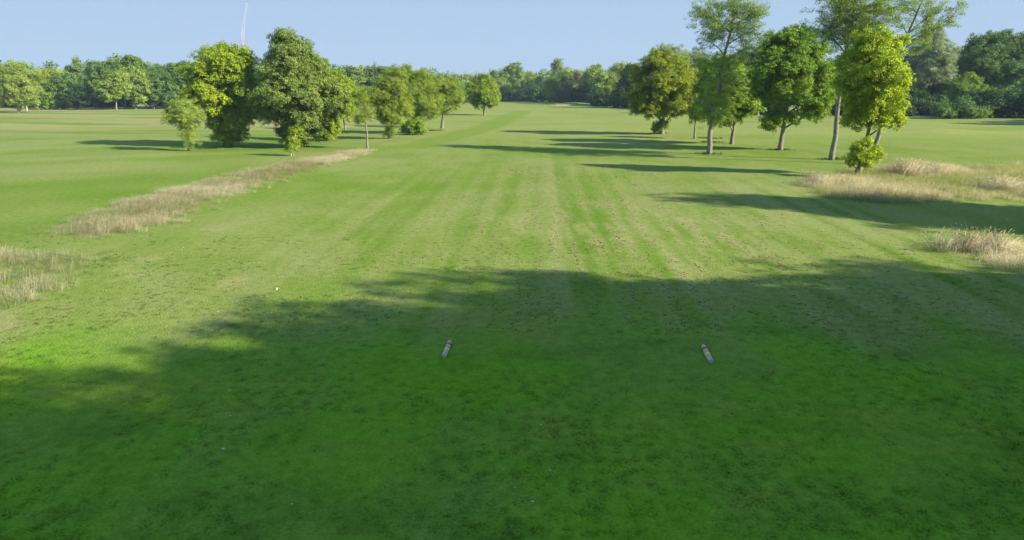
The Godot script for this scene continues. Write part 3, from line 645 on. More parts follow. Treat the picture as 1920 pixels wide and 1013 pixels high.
	tree("silver_birch_tree", "tiny white-trunked birch with golden crown in front of the far wood", "tree", "trees of the wood right of the far fairway", Vector2(8.86, -278.61), 0.274, [Vector3(-0.02, 1.77, 0), Vector3(-0.03, 3.54, 0)], [[-0.04, 5.30, 0.00, 1.68, 1.05, 1.58, 0.40], [-0.46, 3.88, 0.17, 1.68, 1.26, 1.68, 0.40], [1.01, 4.49, 0.00, 1.05, 1.05, 1.05, 0.30]], "olive", 0.50, 0.90)
	tree("pale_alder_tree", "pale olive crown in the back of the far wood, right of the slim poplar", "tree", "trees of the wood right of the far fairway", Vector2(20.12, -250.60), 0.379, [Vector3(-0.07, 3.43, 0), Vector3(-0.15, 6.83, 0)], [[-0.22, 10.21, 0.00, 3.03, 1.89, 2.84, 0.30], [-2.06, 8.41, 0.00, 2.65, 1.89, 2.65, 0.20], [2.07, 8.59, 0.00, 2.27, 2.27, 2.27, 0.50], [-0.16, 6.41, 0.34, 3.41, 2.27, 3.41, 0.10]], "pale", 0.70, 0.90)
	tree("grey_alder_tree", "greyish sparse crown in the far wood", "tree", "trees of the wood right of the far fairway", Vector2(23.14, -242.47), 0.367, [Vector3(-0.08, 3.32, 0), Vector3(-0.17, 6.62, 0)], [[-0.61, 9.89, 0.00, 2.01, 1.65, 2.01, 0.30], [0.53, 7.79, 0.00, 2.38, 2.20, 2.38, 0.20]], "tan", 0.70, 0.80)
	tree("yew_tree", "very dark rounded tree at the front edge of the far wood", "tree", "trees of the wood right of the far fairway", Vector2(18.29, -227.69), 0.345, [Vector3(-0.05, 2.12, 0), Vector3(-0.09, 4.23, 0)], [[-0.48, 6.33, 0.00, 2.41, 2.41, 2.41, 0.00], [0.59, 3.51, 0.31, 3.09, 2.41, 3.09, 0.00], [-1.44, 2.34, 0.21, 2.06, 1.72, 2.06, 0.00]], "deep", 0.70, 0.90)
	tree("yew_tree", "second dark tree at the front edge, below the pale olive crowns", "tree", "trees of the wood right of the far fairway", Vector2(24.50, -227.69), 0.345, [Vector3(-0.05, 1.73, 0), Vector3(-0.10, 3.45, 0)], [[-0.49, 5.17, 0.00, 2.75, 2.75, 2.75, 0.00], [-1.50, 2.35, 0.55, 2.75, 2.06, 2.75, 0.00], [1.62, 2.68, 0.24, 2.41, 2.41, 2.41, 0.00]], "deep", 0.70, 0.90)
	tree("oak_tree", "mid-green oak with lumpy crown in the far wood", "tree", "trees of the wood right of the far fairway", Vector2(27.05, -234.85), 0.355, [Vector3(-0.10, 3.16, 0), Vector3(-0.19, 6.30, 0)], [[-0.64, 9.41, 0.00, 2.84, 2.13, 2.84, 0.10], [-1.99, 7.37, 0.00, 2.48, 2.13, 2.48, 0.10], [1.52, 6.86, 0.25, 2.48, 2.48, 2.48, 0.10]], "olive2", 0.70, 0.90)
	tree("oak_tree", "light green oak bulging in front of the far wood's right half", "tree", "trees of the wood right of the far fairway", Vector2(29.14, -220.95), 0.335, [Vector3(-0.09, 2.54, 0), Vector3(-0.18, 5.07, 0)], [[-0.60, 7.58, 0.00, 3.00, 2.67, 3.00, 0.40], [-1.88, 4.38, 0.47, 2.34, 2.67, 2.34, 0.20], [1.16, 4.05, 0.23, 2.34, 3.00, 2.34, 0.30], [-0.43, 1.95, 0.20, 2.00, 1.67, 2.00, 0.00]], "olive2", 0.70, 0.90)
	tree("beech_tree", "sunlit tall beech at the top of the far wood", "tree", "trees of the wood right of the far fairway", Vector2(35.02, -227.69), 0.345, [Vector3(-0.16, 3.95, 0), Vector3(-0.32, 7.87, 0)], [[-0.65, 11.75, 0.00, 2.41, 1.38, 2.06, 0.20], [-2.28, 9.95, 0.00, 2.75, 2.06, 2.75, 0.30], [1.16, 9.29, 0.00, 2.41, 2.41, 2.41, 0.20]], "olive", 0.75, 0.90)
	tree("brown_beech_tree", "brownish-tinged crown below the tall sunlit beech", "tree", "trees of the wood right of the far fairway", Vector2(32.54, -214.59), 0.325, [Vector3(-0.09, 2.26, 0), Vector3(-0.18, 4.51, 0)], [[-0.59, 6.75, 0.00, 2.27, 2.59, 2.27, 0.90], [0.76, 4.41, 0.23, 2.27, 2.59, 2.27, 0.60], [-1.77, 3.15, 0.16, 1.62, 1.94, 1.62, 0.30]], "olive", 0.70, 0.90)
	tree("dark_ash_tree", "dark leafy tree at the right end of the far wood", "tree", "trees of the wood right of the far fairway", Vector2(34.47, -202.91), 0.307, [Vector3(-0.13, 2.98, 0), Vector3(-0.27, 5.94, 0)], [[-0.40, 8.88, 0.00, 1.84, 2.15, 1.84, 0.00], [-1.18, 5.94, 0.00, 2.15, 2.45, 2.15, 0.00], [0.66, 5.20, 0.15, 1.53, 2.76, 1.53, 0.00]], "mid", 0.70, 0.90)
	tree("twin_top_tree", "dark tree with two small knobs above the skyline of the far wood", "tree", "trees of the wood right of the far fairway", Vector2(29.99, -250.60), 0.379, [Vector3(-0.13, 4.22, 0), Vector3(-0.27, 8.41, 0)], [[-1.51, 12.20, 0.00, 0.95, 0.76, 0.95, 0.00], [0.35, 12.55, 0.00, 0.95, 0.95, 0.95, 0.00], [-0.72, 10.76, 0.00, 2.27, 1.32, 1.99, 0.00]], "bluegreen", 0.70, 0.80)
	tree("tall_plane_tree", "tall rounded green tree at the far end, right of the round bright tree", "tree", "trees at the far end of the fairway", Vector2(0.46, -301.02), 0.455, [Vector3(-0.00, 4.84, 0), Vector3(-0.00, 9.64, 0)], [[-0.46, 12.68, 0.00, 3.63, 1.82, 2.73, 0.00], [-3.16, 10.95, 0.00, 3.18, 2.27, 3.18, 0.00], [2.25, 10.95, 0.00, 2.73, 2.27, 2.73, 0.10], [-0.46, 8.77, 0.45, 4.54, 2.27, 3.41, 0.00], [0.89, 14.40, 0.00, 1.82, 1.14, 1.70, 0.00]], "bluegreen", 0.80, 0.80)
	tree("pale_plane_tree", "broad pale olive tree at the far end", "tree", "trees at the far end of the fairway", Vector2(8.60, -307.19), 0.464, [Vector3(-0.02, 3.34, 0), Vector3(-0.05, 6.65, 0)], [[-1.23, 9.95, 0.00, 3.71, 1.62, 2.43, 0.30], [-3.52, 7.95, 0.00, 3.25, 1.85, 2.78, 0.20], [1.55, 8.40, 0.00, 2.32, 1.85, 2.32, 0.30]], "pale", 0.80, 0.80)
	tree("orchard_tree", "pale round-crowned tree on white trunk, left of three at the far end", "tree", "trees at the far end of the fairway", Vector2(-1.79, -295.09), 0.279, [Vector3(0.00, 1.91, 0), Vector3(0.01, 3.82, 0)], [[-0.88, 5.71, 0.00, 3.12, 1.78, 2.67, 0.00], [-1.77, 3.57, 0.22, 2.23, 1.78, 2.23, 0.00], [0.90, 3.57, 0.00, 2.23, 1.56, 2.23, 0.00]], "pale", 0.60, 0.90)
	tree("orchard_tree", "pale round-crowned tree on white trunk, middle of three at the far end", "tree", "trees at the far end of the fairway", Vector2(3.31, -273.52), 0.362, [Vector3(-0.01, 2.04, 0), Vector3(-0.01, 4.07, 0)], [[-0.23, 6.10, 0.00, 2.89, 1.86, 2.79, 0.00], [-1.66, 3.71, 0.23, 2.27, 1.65, 2.27, 0.00], [1.64, 3.71, 0.00, 2.06, 1.65, 2.06, 0.00]], "pale", 0.60, 0.90)
	tree("orchard_tree", "pale round-crowned tree on white trunk, right of three at the far end", "tree", "trees at the far end of the fairway", Vector2(5.27, -278.61), 0.316, [Vector3(-0.01, 1.64, 0), Vector3(-0.02, 3.27, 0)], [[0.61, 4.89, 0.00, 1.68, 1.68, 1.68, 0.00], [-0.23, 2.45, 0.15, 1.47, 1.47, 1.47, 0.00]], "pale", 0.60, 0.90)
	tree("thicket_tree", "dark tree behind the tiny golden birch", "tree", "trees at the far end of the fairway", Vector2(11.84, -301.02), 0.455, [Vector3(-0.03, 2.94, 0), Vector3(-0.06, 5.86, 0)], [[-0.06, 6.16, 0.00, 2.73, 2.27, 2.73, 0.00], [-1.85, 3.09, 0.00, 3.18, 2.27, 3.18, -0.10], [1.79, 2.65, 0.00, 2.73, 2.27, 2.73, -0.10], [-0.09, 8.77, 0.00, 1.82, 1.14, 1.70, 0.00]], "deep", 0.80, 1.00)
	tree("hedge_tree", "grey-green tree just right of the round bright tree", "tree", "trees at the far end of the fairway", Vector2(-4.38, -289.39), 0.438, [Vector3(0.01, 2.62, 0), Vector3(0.02, 5.22, 0)], [[0.03, 7.81, 0.00, 2.18, 1.75, 2.18, 0.00], [-0.42, 5.08, 0.00, 2.62, 2.18, 2.62, 0.10], [-1.30, 2.76, 0.22, 2.18, 1.75, 2.18, 0.10]], "pale", 0.70, 0.90)
	tree("skyline_tree", "dark tree on the far skyline above the round bright tree's right side", "tree", "trees at the far end of the fairway", Vector2(-6.93, -327.32), 0.495, [Vector3(0.02, 3.91, 0), Vector3(0.04, 7.80, 0)], [[-0.92, 11.66, 0.00, 2.96, 1.48, 2.22, 0.00], [2.02, 10.71, 0.00, 2.96, 1.73, 2.59, 0.00], [-1.42, 9.06, 0.00, 3.46, 1.98, 2.96, 0.00]], "bluegreen", 0.90, 0.90)
	tree("low_skyline_tree", "low grey-green tree on the skyline left of the round bright tree", "tree", "trees at the far end of the fairway", Vector2(-20.70, -342.27), 0.517, [Vector3(0.06, 3.42, 0), Vector3(0.11, 6.83, 0)], [[-0.86, 10.21, 0.00, 3.61, 1.55, 2.32, 0.10], [-3.47, 8.23, 0.00, 3.61, 2.07, 3.10, 0.10], [2.20, 8.73, 0.00, 3.61, 2.07, 3.10, 0.10], [-1.95, 5.00, 0.41, 4.13, 3.10, 4.13, 0.20]], "pale", 0.90, 0.90)
	tree("small_spruce_tree", "tiny bluish spire on the far skyline", "tree", "trees at the far end of the fairway", Vector2(-25.50, -327.32), 0.495, [Vector3(0.07, 3.35, 0), Vector3(0.14, 6.69, 0)], [[0.21, 10.01, 0.00, 0.74, 0.99, 0.74, 0.00], [0.17, 8.11, 0.00, 1.48, 1.48, 1.48, 0.00], [0.11, 5.50, 0.00, 2.22, 2.22, 2.22, 0.00]], "bluegreen", 0.80, 0.90)
	tree("distant_lime_tree", "pale tree between the round-headed tree and the round bright tree", "tree", "trees at the far end of the fairway", Vector2(-16.01, -234.85), 0.355, [Vector3(0.02, 1.32, 0), Vector3(0.05, 2.64, 0)], [[-0.28, 3.96, 0.00, 2.13, 1.60, 2.13, 0.10], [1.47, 2.93, 0.00, 1.60, 1.42, 1.60, 0.10], [-1.72, 2.93, 0.00, 1.42, 1.24, 1.42, 0.10]], "mid", 0.70, 0.90)
	tree("background_oak_tree", "blue-green oak top showing right of the chestnut", "tree", "trees of the wood behind the left row", Vector2(-47.70, -202.91), 0.307, [Vector3(0.21, 3.38, 0), Vector3(0.42, 6.73, 0)], [[-0.16, 9.61, 0.00, 2.76, 1.38, 2.07, 0.00], [2.45, 10.05, 0.00, 2.45, 1.23, 1.84, 0.00], [1.24, 7.71, 0.00, 3.68, 1.84, 2.76, 0.00], [1.14, 4.47, 0.40, 3.99, 2.76, 3.99, -0.10]], "bluegreen", 0.80, 1.00)
	tree("background_oak_tree", "blue-green oak top above the sparse young tree", "tree", "trees of the wood behind the left row", Vector2(-42.70, -208.59), 0.316, [Vector3(0.18, 3.27, 0), Vector3(0.35, 6.51, 0)], [[-0.41, 9.72, 0.00, 2.52, 1.58, 2.36, 0.00], [-1.93, 7.77, 0.00, 2.52, 2.21, 2.52, -0.10], [1.19, 7.47, 0.00, 2.84, 2.21, 2.84, 0.00], [-0.07, 4.44, 0.00, 3.78, 2.84, 3.78, -0.10]], "bluegreen", 0.80, 1.00)
	tree("background_oak_tree", "pale green oak top above the reddish olive tree", "tree", "trees of the wood behind the left row", Vector2(-38.27, -208.59), 0.316, [Vector3(0.17, 3.42, 0), Vector3(0.33, 6.81, 0)], [[-1.06, 10.17, 0.00, 2.52, 1.42, 2.13, 0.10], [1.42, 9.87, 0.00, 2.52, 1.42, 2.13, 0.20], [0.05, 7.47, 0.00, 3.47, 2.21, 3.31, 0.10], [-0.11, 4.13, 0.00, 3.78, 2.84, 3.78, -0.10]], "bluegreen", 0.80, 1.00)
	tree("background_lime_tree", "dull green tree top behind the broad olive tree with the spire", "tree", "trees of the wood behind the left row", Vector2(-29.33, -227.69), 0.345, [Vector3(0.11, 3.12, 0), Vector3(0.21, 6.22, 0)], [[-2.75, 9.29, 0.00, 2.41, 1.55, 2.32, 0.10], [2.00, 8.63, 0.00, 3.44, 1.38, 2.06, 0.10], [-0.14, 6.00, 0.00, 4.47, 2.41, 3.61, 0.00]], "mid", 0.80, 1.00)
	tree("background_elm_tree", "dark tree between the round-headed tree and its left neighbour, on the skyline", "tree", "trees of the wood behind the left row", Vector2(-19.57, -234.85), 0.355, [Vector3(0.05, 2.47, 0), Vector3(0.11, 4.93, 0)], [[-0.54, 7.37, 0.00, 2.48, 1.60, 2.39, 0.00], [-2.34, 6.01, 0.00, 2.84, 2.48, 2.84, 0.00], [0.99, 4.65, 0.00, 2.13, 2.48, 2.13, 0.00]], "dark", 0.80, 1.00)
	tree("background_ash_tree", "dark tree behind the chestnut's left side", "tree", "trees of the wood behind the left row", Vector2(-69.75, -187.59), 0.284, [Vector3(0.24, 2.44, 0), Vector3(0.48, 4.86, 0)], [[0.44, 7.27, 0.00, 2.83, 2.27, 2.83, 0.00], [3.47, 6.59, 0.00, 2.83, 2.55, 2.83, 0.00], [-1.67, 4.54, 0.00, 2.83, 2.83, 2.83, 0.00], [4.63, 3.86, 0.00, 2.83, 2.83, 2.83, 0.00]], "dark", 0.70, 1.00)
	tree("background_ash_tree", "dark tree behind the chestnut's trunk", "tree", "trees of the wood behind the left row", Vector2(-52.67, -187.59), 0.284, [Vector3(0.15, 1.98, 0), Vector3(0.29, 3.95, 0)], [[0.44, 5.91, 0.00, 3.69, 2.83, 3.69, 0.00], [-3.90, 4.54, 0.00, 3.69, 2.55, 3.69, 0.00], [3.07, 3.17, 0.00, 3.40, 2.27, 3.40, 0.00]], "dark", 0.70, 1.00)
	tree("weeping_beech_tree", "pale green broad tree with two white trunks at the left edge", "tree", "trees of the wood on the left", Vector2(-112.06, -159.43), 0.272, [Vector3(0.63, 3.37, 0), Vector3(1.25, 6.70, 0)], [[1.27, 9.99, 0.00, 3.13, 1.33, 1.99, 0.20], [-1.13, 8.72, 0.31, 3.13, 1.93, 2.89, 0.10], [3.04, 7.57, 0.63, 3.13, 2.17, 3.13, 0.10], [-0.54, 5.85, 1.08, 3.62, 2.41, 3.62, 0.10], [3.64, 4.69, 0.53, 2.65, 2.17, 2.65, 0.10], [0.17, 3.30, 1.08, 3.62, 1.45, 2.17, 0.10], [3.85, 2.59, 0.17, 1.69, 1.21, 1.69, 0.10], [-5.02, 5.27, 0.00, 3.13, 4.10, 3.13, 0.00]], "pale", 0.55, 1.05)
	tree("pale_poplar_sapling", "thin second white trunk with few leaves at the left edge", "tree", "trees of the wood on the left", Vector2(-117.76, -170.40), 0.226, [Vector3(0.25, 1.34, 0), Vector3(0.49, 2.68, 0)], [[0.51, 2.76, 0.00, 1.03, 0.77, 1.03, 0.10], [0.74, 4.01, 0.00, 1.03, 1.03, 1.03, 0.10]], "pale", 0.55, 0.70)
	tree("autumn_oak_tree", "yellowing row of crown low on the left skyline", "tree", "trees of the wood on the left", Vector2(-123.55, -187.59), 0.284, [Vector3(0.56, 3.17, 0), Vector3(1.11, 6.32, 0)], [[-0.36, 9.16, 0.00, 2.55, 1.13, 1.70, 0.50], [2.77, 9.43, 0.00, 2.55, 0.99, 1.49, 0.60], [0.71, 7.27, 0.00, 3.40, 1.98, 2.98, 0.30], [-0.46, 4.27, 0.31, 3.12, 1.98, 2.98, 0.10]], "olive", 0.65, 1.00)
	tree("small_cypress_tree", "small bluish cone-shaped conifer on the left skyline", "tree", "trees of the wood on the left", Vector2(-128.19, -202.91), 0.307, [Vector3(0.62, 3.68, 0), Vector3(1.23, 7.32, 0)], [[1.83, 10.92, 0.00, 0.61, 0.77, 0.61, 0.00], [1.64, 9.76, 0.00, 1.07, 1.07, 1.07, 0.00], [1.34, 8.00, 0.00, 1.38, 1.38, 1.38, 0.00]], "bluegreen", 0.60, 1.00)
	tree("lombardy_poplar_tree", "tall narrow blue-green poplar left of the big rounded oak", "tree", "trees of the wood on the left", Vector2(-125.72, -202.91), 0.307, [Vector3(0.69, 4.17, 0), Vector3(1.37, 8.29, 0)], [[1.89, 12.37, 0.00, 0.92, 1.23, 0.92, 0.00], [2.23, 10.78, 0.00, 1.23, 1.38, 1.23, 0.00], [1.05, 10.05, 0.00, 0.92, 1.23, 0.92, 0.00], [1.49, 8.15, 0.00, 1.53, 1.53, 1.53, 0.00]], "bluegreen", 0.60, 0.90)
	tree("dark_sallow_tree", "dull dark tree below the narrow poplar", "tree", "trees of the wood on the left", Vector2(-114.42, -178.58), 0.271, [Vector3(0.41, 2.41, 0), Vector3(0.82, 4.81, 0)], [[1.22, 7.18, 0.00, 2.43, 1.89, 2.43, 0.00], [-0.41, 5.24, 0.27, 2.70, 1.89, 2.70, 0.10], [2.77, 5.24, 0.00, 2.16, 2.43, 2.16, -0.10], [0.94, 3.03, 0.24, 2.43, 1.89, 2.43, -0.20]], "dark", 0.60, 1.00)
	tree("holly_tree", "bluish dark holly in shade left of the white-trunked oaks", "tree", "trees of the wood on the left", Vector2(-107.25, -174.40), 0.264, [Vector3(0.25, 1.54, 0), Vector3(0.50, 3.08, 0)], [[0.49, 4.61, 0.00, 1.85, 1.85, 1.85, 0.00], [1.93, 3.08, 0.18, 1.85, 1.85, 1.85, 0.00], [-0.83, 2.32, 0.18, 1.85, 1.58, 1.85, 0.00]], "deep", 0.60, 1.00)
	tree("low_sallow_bush", "low bright bush at the foot of the dull dark tree", "bush", "trees of the wood on the left", Vector2(-114.95, -176.46), 0.268, [Vector3(0.24, 1.37, 0)], [[0.35, 1.77, 0.48, 2.40, 1.07, 1.60, 0.20], [2.30, 1.12, 0.37, 1.87, 0.80, 1.20, 0.20], [-0.76, 3.31, 0.00, 1.33, 1.07, 1.33, 0.30], [-1.47, 1.12, 0.32, 1.60, 0.80, 1.20, 0.20]], "mid", 0.50, 1.00)
	tree("great_oak_tree", "largest rounded oak on the left skyline", "tree", "trees of the wood on the left", Vector2(-103.20, -187.59), 0.284, [Vector3(0.60, 4.13, 0), Vector3(1.20, 8.22, 0)], [[2.77, 12.26, 0.00, 3.12, 1.13, 1.70, 0.10], [-0.17, 11.32, 0.00, 3.40, 1.42, 2.13, 0.10], [-3.93, 10.51, 0.00, 3.40, 1.70, 2.55, 0.00], [4.34, 10.51, 0.00, 3.12, 1.70, 2.55, 0.10], [0.12, 8.62, 0.48, 4.82, 2.27, 3.40, 0.00], [-5.66, 7.94, 0.37, 3.69, 2.55, 3.69, 0.00], [5.22, 8.62, 0.31, 3.12, 1.98, 2.98, 0.10], [-8.08, 6.18, 0.31, 3.12, 2.83, 3.12, -0.10]], "dark", 0.60, 1.05)
	tree("white_trunk_oak_tree", "olive oak on leaning pale trunk, left of three in front of the great oak", "tree", "trees of the wood on the left", Vector2(-98.25, -174.40), 0.251, [Vector3(0.39, 2.61, 0), Vector3(0.78, 5.20, 0)], [[0.77, 7.78, 0.00, 3.16, 1.85, 2.77, 0.10], [-1.19, 5.63, 0.58, 2.90, 2.11, 2.90, 0.10], [2.13, 5.25, 0.53, 2.64, 2.11, 2.64, 0.10], [0.10, 3.60, 0.63, 3.16, 1.32, 1.98, 0.10], [-3.02, 3.85, 0.16, 1.58, 1.32, 1.58, 0.00]], "olive2", 0.50, 1.05)
	tree("white_trunk_oak_tree", "olive oak on pale trunk, middle of three in front of the great oak", "tree", "trees of the wood on the left", Vector2(-95.71, -178.58), 0.257, [Vector3(0.41, 2.85, 0), Vector3(0.81, 5.67, 0)], [[0.67, 8.47, 0.00, 2.97, 1.89, 2.83, 0.10], [-0.51, 5.89, 0.49, 2.43, 2.43, 2.43, 0.10], [2.13, 5.63, 0.49, 2.43, 2.43, 2.43, 0.05], [0.89, 3.29, 0.54, 2.70, 1.21, 1.82, 0.10]], "olive2", 0.50, 1.05)
	tree("white_trunk_oak_tree", "dark green oak on whitest trunk, right of three in front of the great oak", "tree", "trees of the wood on the left", Vector2(-93.32, -182.97), 0.263, [Vector3(0.40, 2.96, 0), Vector3(0.80, 5.90, 0)], [[0.78, 8.81, 0.00, 2.77, 1.94, 2.77, -0.10], [-0.65, 6.56, 0.22, 2.21, 2.49, 2.21, -0.10], [2.64, 6.16, 0.30, 3.04, 2.77, 3.04, 0.00], [1.06, 3.50, 0.61, 3.04, 1.66, 2.49, 0.10], [4.79, 3.90, 0.25, 2.49, 2.21, 2.49, 0.10]], "dark", 0.50, 1.05)
	tree("right_oak_tree", "bright green oak behind the small pale sapling, top level with its neighbours", "tree", "trees of the wood on the left", Vector2(-88.54, -187.59), 0.284, [Vector3(0.46, 3.63, 0), Vector3(0.91, 7.22, 0)], [[0.18, 10.38, 0.00, 2.83, 1.42, 2.13, 0.10], [3.31, 10.78, 0.00, 2.55, 1.28, 1.91, -0.10], [1.33, 8.35, 0.00, 3.69, 1.98, 2.98, 0.10], [-0.93, 5.91, 0.34, 3.40, 2.55, 3.40, -0.10], [2.42, 4.55, 0.34, 3.40, 2.83, 3.40, -0.10], [0.01, 2.08, 0.37, 3.69, 1.70, 2.55, -0.20]], "dark", 0.60, 1.05)
	tree("grey_oak_tree", "dull blue-green oak between the great oak and the bright green oak", "tree", "trees of the wood on the left", Vector2(-95.48, -192.43), 0.292, [Vector3(0.46, 3.49, 0), Vector3(0.92, 6.94, 0)], [[0.22, 10.37, 0.00, 2.04, 1.02, 1.53, 0.00], [0.97, 8.43, 0.00, 2.62, 1.74, 2.62, 0.00], [1.65, 5.92, 0.00, 2.62, 2.33, 2.62, -0.10]], "bluegreen", 0.65, 1.00)
	tree("wood_end_tree", "dark tree behind the bright green tree left of the chestnut", "tree", "trees of the wood on the left", Vector2(-81.85, -187.59), 0.284, [Vector3(0.42, 3.58, 0), Vector3(0.83, 7.13, 0)], [[0.25, 10.65, 0.00, 2.83, 1.70, 2.55, 0.00], [2.25, 7.27, 0.00, 3.97, 3.12, 3.97, 0.00], [-1.68, 3.86, 0.00, 3.69, 2.83, 3.69, -0.10], [3.20, 3.17, 0.00, 3.40, 2.83, 3.40, -0.10]], "dark", 0.65, 1.00)
	# out of the picture on the right: the trees whose shadow covers the tee
	shade_tree("tall lime beside the tee whose shadow reaches the lower left of the picture", 19.0, -0.7, 16.6, 5.4)
	shade_tree("tall lime beside the tee whose shadow edge lies left of the left tee marker", 23.2, -5.0, 16.4, 4.4)
	shade_tree("tall lime beside the tee that shades the left tee marker", 28.0, -7.6, 17.3, 4.4)
	shade_tree("tall lime beside the tee that shades the right tee marker", 33.0, -5.4, 15.6, 4.8)
	shade_tree("tall lime that shades the lawn just right of the tee", 37.6, -9.0, 16.0, 5.2)
	shade_tree("tall lime shading the lawn below the right straw grass", 44.5, -10.8, 15.5, 4.8)
	shade_tree("slender lime standing between the first two that shade the lawn left of the left marker", 18.8, -4.2, 14.2, 3.8)
	shade_tree("lime nearest the tee whose shadow fills the lower left corner", 14.8, 0.6, 15.5, 4.8)
	shade_tree("tall lime beside the tee that shades the lower right of the picture", 20.0, 7.0, 16.0, 6.0)
	shade_tree("tall lime shading the lower right edge of the lawn", 30.0, 3.0, 16.0, 5.5)
	shade_tree("slim lime whose shadow crosses between the two right patches of straw grass", 33.5, -25.8, 14.0, 3.2)
	shade_tree("lime whose broad shadow lies on the lawn between the two right patches of straw grass", 35.5, -22.3, 11.5, 3.6)
	shade_tree("wood-edge tree beyond the right side shading the grass below the dark hedge", 93.0, -101.0, 13.0, 5.0)
	shade_tree("wood-edge tree beyond the right side shading the grass and the hedge's left part", 102.0, -106.0, 14.0, 5.0)
	shade_tree("wood-edge tree beyond the right side shading the hedge's middle", 112.0, -110.0, 15.0, 5.5)
	shade_tree("wood-edge tree beyond the right side shading the hedge under the big oak", 123.0, -116.0, 15.0, 5.5)


func bank(called: String, label: String, a: Vector2, b: Vector2, tall: float, deep: float, palette: String, size: float, density := 1.0, category := "undergrowth") -> void:
	# a long irregular bank of shrubs under a wood: reads as one mass
	rng.seed = hash(label)
	var lobes := []
	var n := maxi(2, int(a.distance_to(b) / (tall * 0.8)))
	for i in n:
		var p := a.lerp(b, (i + rng.randf()) / n) + Vector2(rng.randfn() * deep * 0.25, rng.randfn() * deep * 0.3)
		var h := tall * rng.randf_range(0.55, 1.1)
		lobes.append([p.x - a.x, h * 0.48, p.y - a.y, tall * rng.randf_range(0.6, 1.0), h * 0.55, deep * rng.randf_range(0.4, 0.6), rng.randf_range(-0.15, 0.15)])
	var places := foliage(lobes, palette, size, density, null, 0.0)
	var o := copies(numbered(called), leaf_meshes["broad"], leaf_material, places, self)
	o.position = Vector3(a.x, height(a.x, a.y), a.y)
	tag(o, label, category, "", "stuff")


func build_undergrowth() -> void:
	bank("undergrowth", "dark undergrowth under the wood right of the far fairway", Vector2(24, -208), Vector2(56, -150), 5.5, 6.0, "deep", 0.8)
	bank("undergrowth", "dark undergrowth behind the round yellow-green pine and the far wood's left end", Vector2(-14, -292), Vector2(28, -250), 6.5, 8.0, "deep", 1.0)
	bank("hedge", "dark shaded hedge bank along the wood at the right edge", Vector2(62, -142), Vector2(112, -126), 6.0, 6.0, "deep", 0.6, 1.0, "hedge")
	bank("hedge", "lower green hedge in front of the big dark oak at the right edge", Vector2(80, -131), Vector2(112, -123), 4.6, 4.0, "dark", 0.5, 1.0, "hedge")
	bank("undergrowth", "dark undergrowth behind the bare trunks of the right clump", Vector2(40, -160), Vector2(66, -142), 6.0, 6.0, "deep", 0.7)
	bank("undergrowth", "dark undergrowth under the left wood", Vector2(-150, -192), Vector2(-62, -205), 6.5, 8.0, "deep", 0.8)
	bank("undergrowth", "dark undergrowth behind the trees of the left row", Vector2(-66, -210), Vector2(-12, -262), 7.0, 8.0, "dark", 0.9)
	bank("far_wood", "distant dark wood closing the view behind the left wood", Vector2(-230, -250), Vector2(-70, -262), 14.0, 16.0, "dark", 1.6)
	bank("far_wood", "distant wood closing the view behind the left row and far end", Vector2(-80, -300), Vector2(60, -340), 12.0, 16.0, "bluegreen", 1.6)
	bank("far_wood", "distant wood closing the view behind the right wood", Vector2(40, -260), Vector2(190, -160), 13.0, 16.0, "dark", 1.4)


# ------------------------------------------------------------------ long grass

func grass_tuft(blades: int, spread: float, splay: float, wide: float, head: float, seed_of: int) -> ArrayMesh:
	# blades one unit tall
	var r := RandomNumberGenerator.new()
	r.seed = seed_of
	var st := SurfaceTool.new()
	st.begin(Mesh.PRIMITIVE_TRIANGLES)
	for i in blades:
		var a := r.randf() * TAU
		var out := Vector3(cos(a), 0, sin(a))
		var side := Vector3(cos(a + 1.2), 0, sin(a + 1.2))
		var foot := out * spread * sqrt(r.randf())
		var tall := r.randf_range(0.6, 1.0)
		var bend := splay * r.randf_range(0.3, 1.3)
		var p := []
		for t in [0.0, 0.35, 0.7, 1.0]:
			p.append(foot + Vector3.UP * tall * (t - 0.12 * t * t * bend) + out * bend * tall * t * t)
		var w := [wide, wide * 0.8, wide * 0.6, 0.0]
		var nrm := (Vector3.UP * 0.55 + out * 0.4 + Vector3(r.randfn(), 0, r.randfn()) * 0.3).normalized()
		st.set_normal(nrm)
		for k in 3:
			var s0: Vector3 = side * w[k]
			var s1: Vector3 = side * w[k + 1]
			for q in [p[k] - s0, p[k + 1] - s1, p[k] + s0]:
				st.add_vertex(q)
			if k < 2:
				for q in [p[k] + s0, p[k + 1] - s1, p[k + 1] + s1]:
					st.add_vertex(q)
		if head > 0.0:
			var m: Vector3 = p[2].lerp(p[3], 0.55)
			var hd: Vector3 = (p[3] - p[2]).normalized()
			var hs := side.rotated(Vector3.UP, r.randf() * 2.0)
			for q in [m - hd * head * 2.2, m + hs * head, m + hd * head * 3.0, m - hd * head * 2.2, m + hd * head * 3.0, m - hs * head]:
				st.add_vertex(q)
	return st.commit()


func inside(points: PackedVector2Array, count: int) -> PackedVector2Array:
	var lo := points[0]
	var hi := points[0]
	for p in points:
		lo = lo.min(p)
		hi = hi.max(p)
	var got := PackedVector2Array()
	var tries := 0
	while got.size() < count and tries < count * 30:
		tries += 1
		var p := Vector2(rng.randf_range(lo.x, hi.x), rng.randf_range(lo.y, hi.y))
		var q := p + Vector2(medium.get_noise_2d(p.x * 3.0, p.y * 3.0), medium.get_noise_2d(p.x * 3.0 + 90.0, p.y * 3.0)) * 1.5
		if Geometry2D.is_point_in_polygon(q, points):
			got.append(p)
	return got


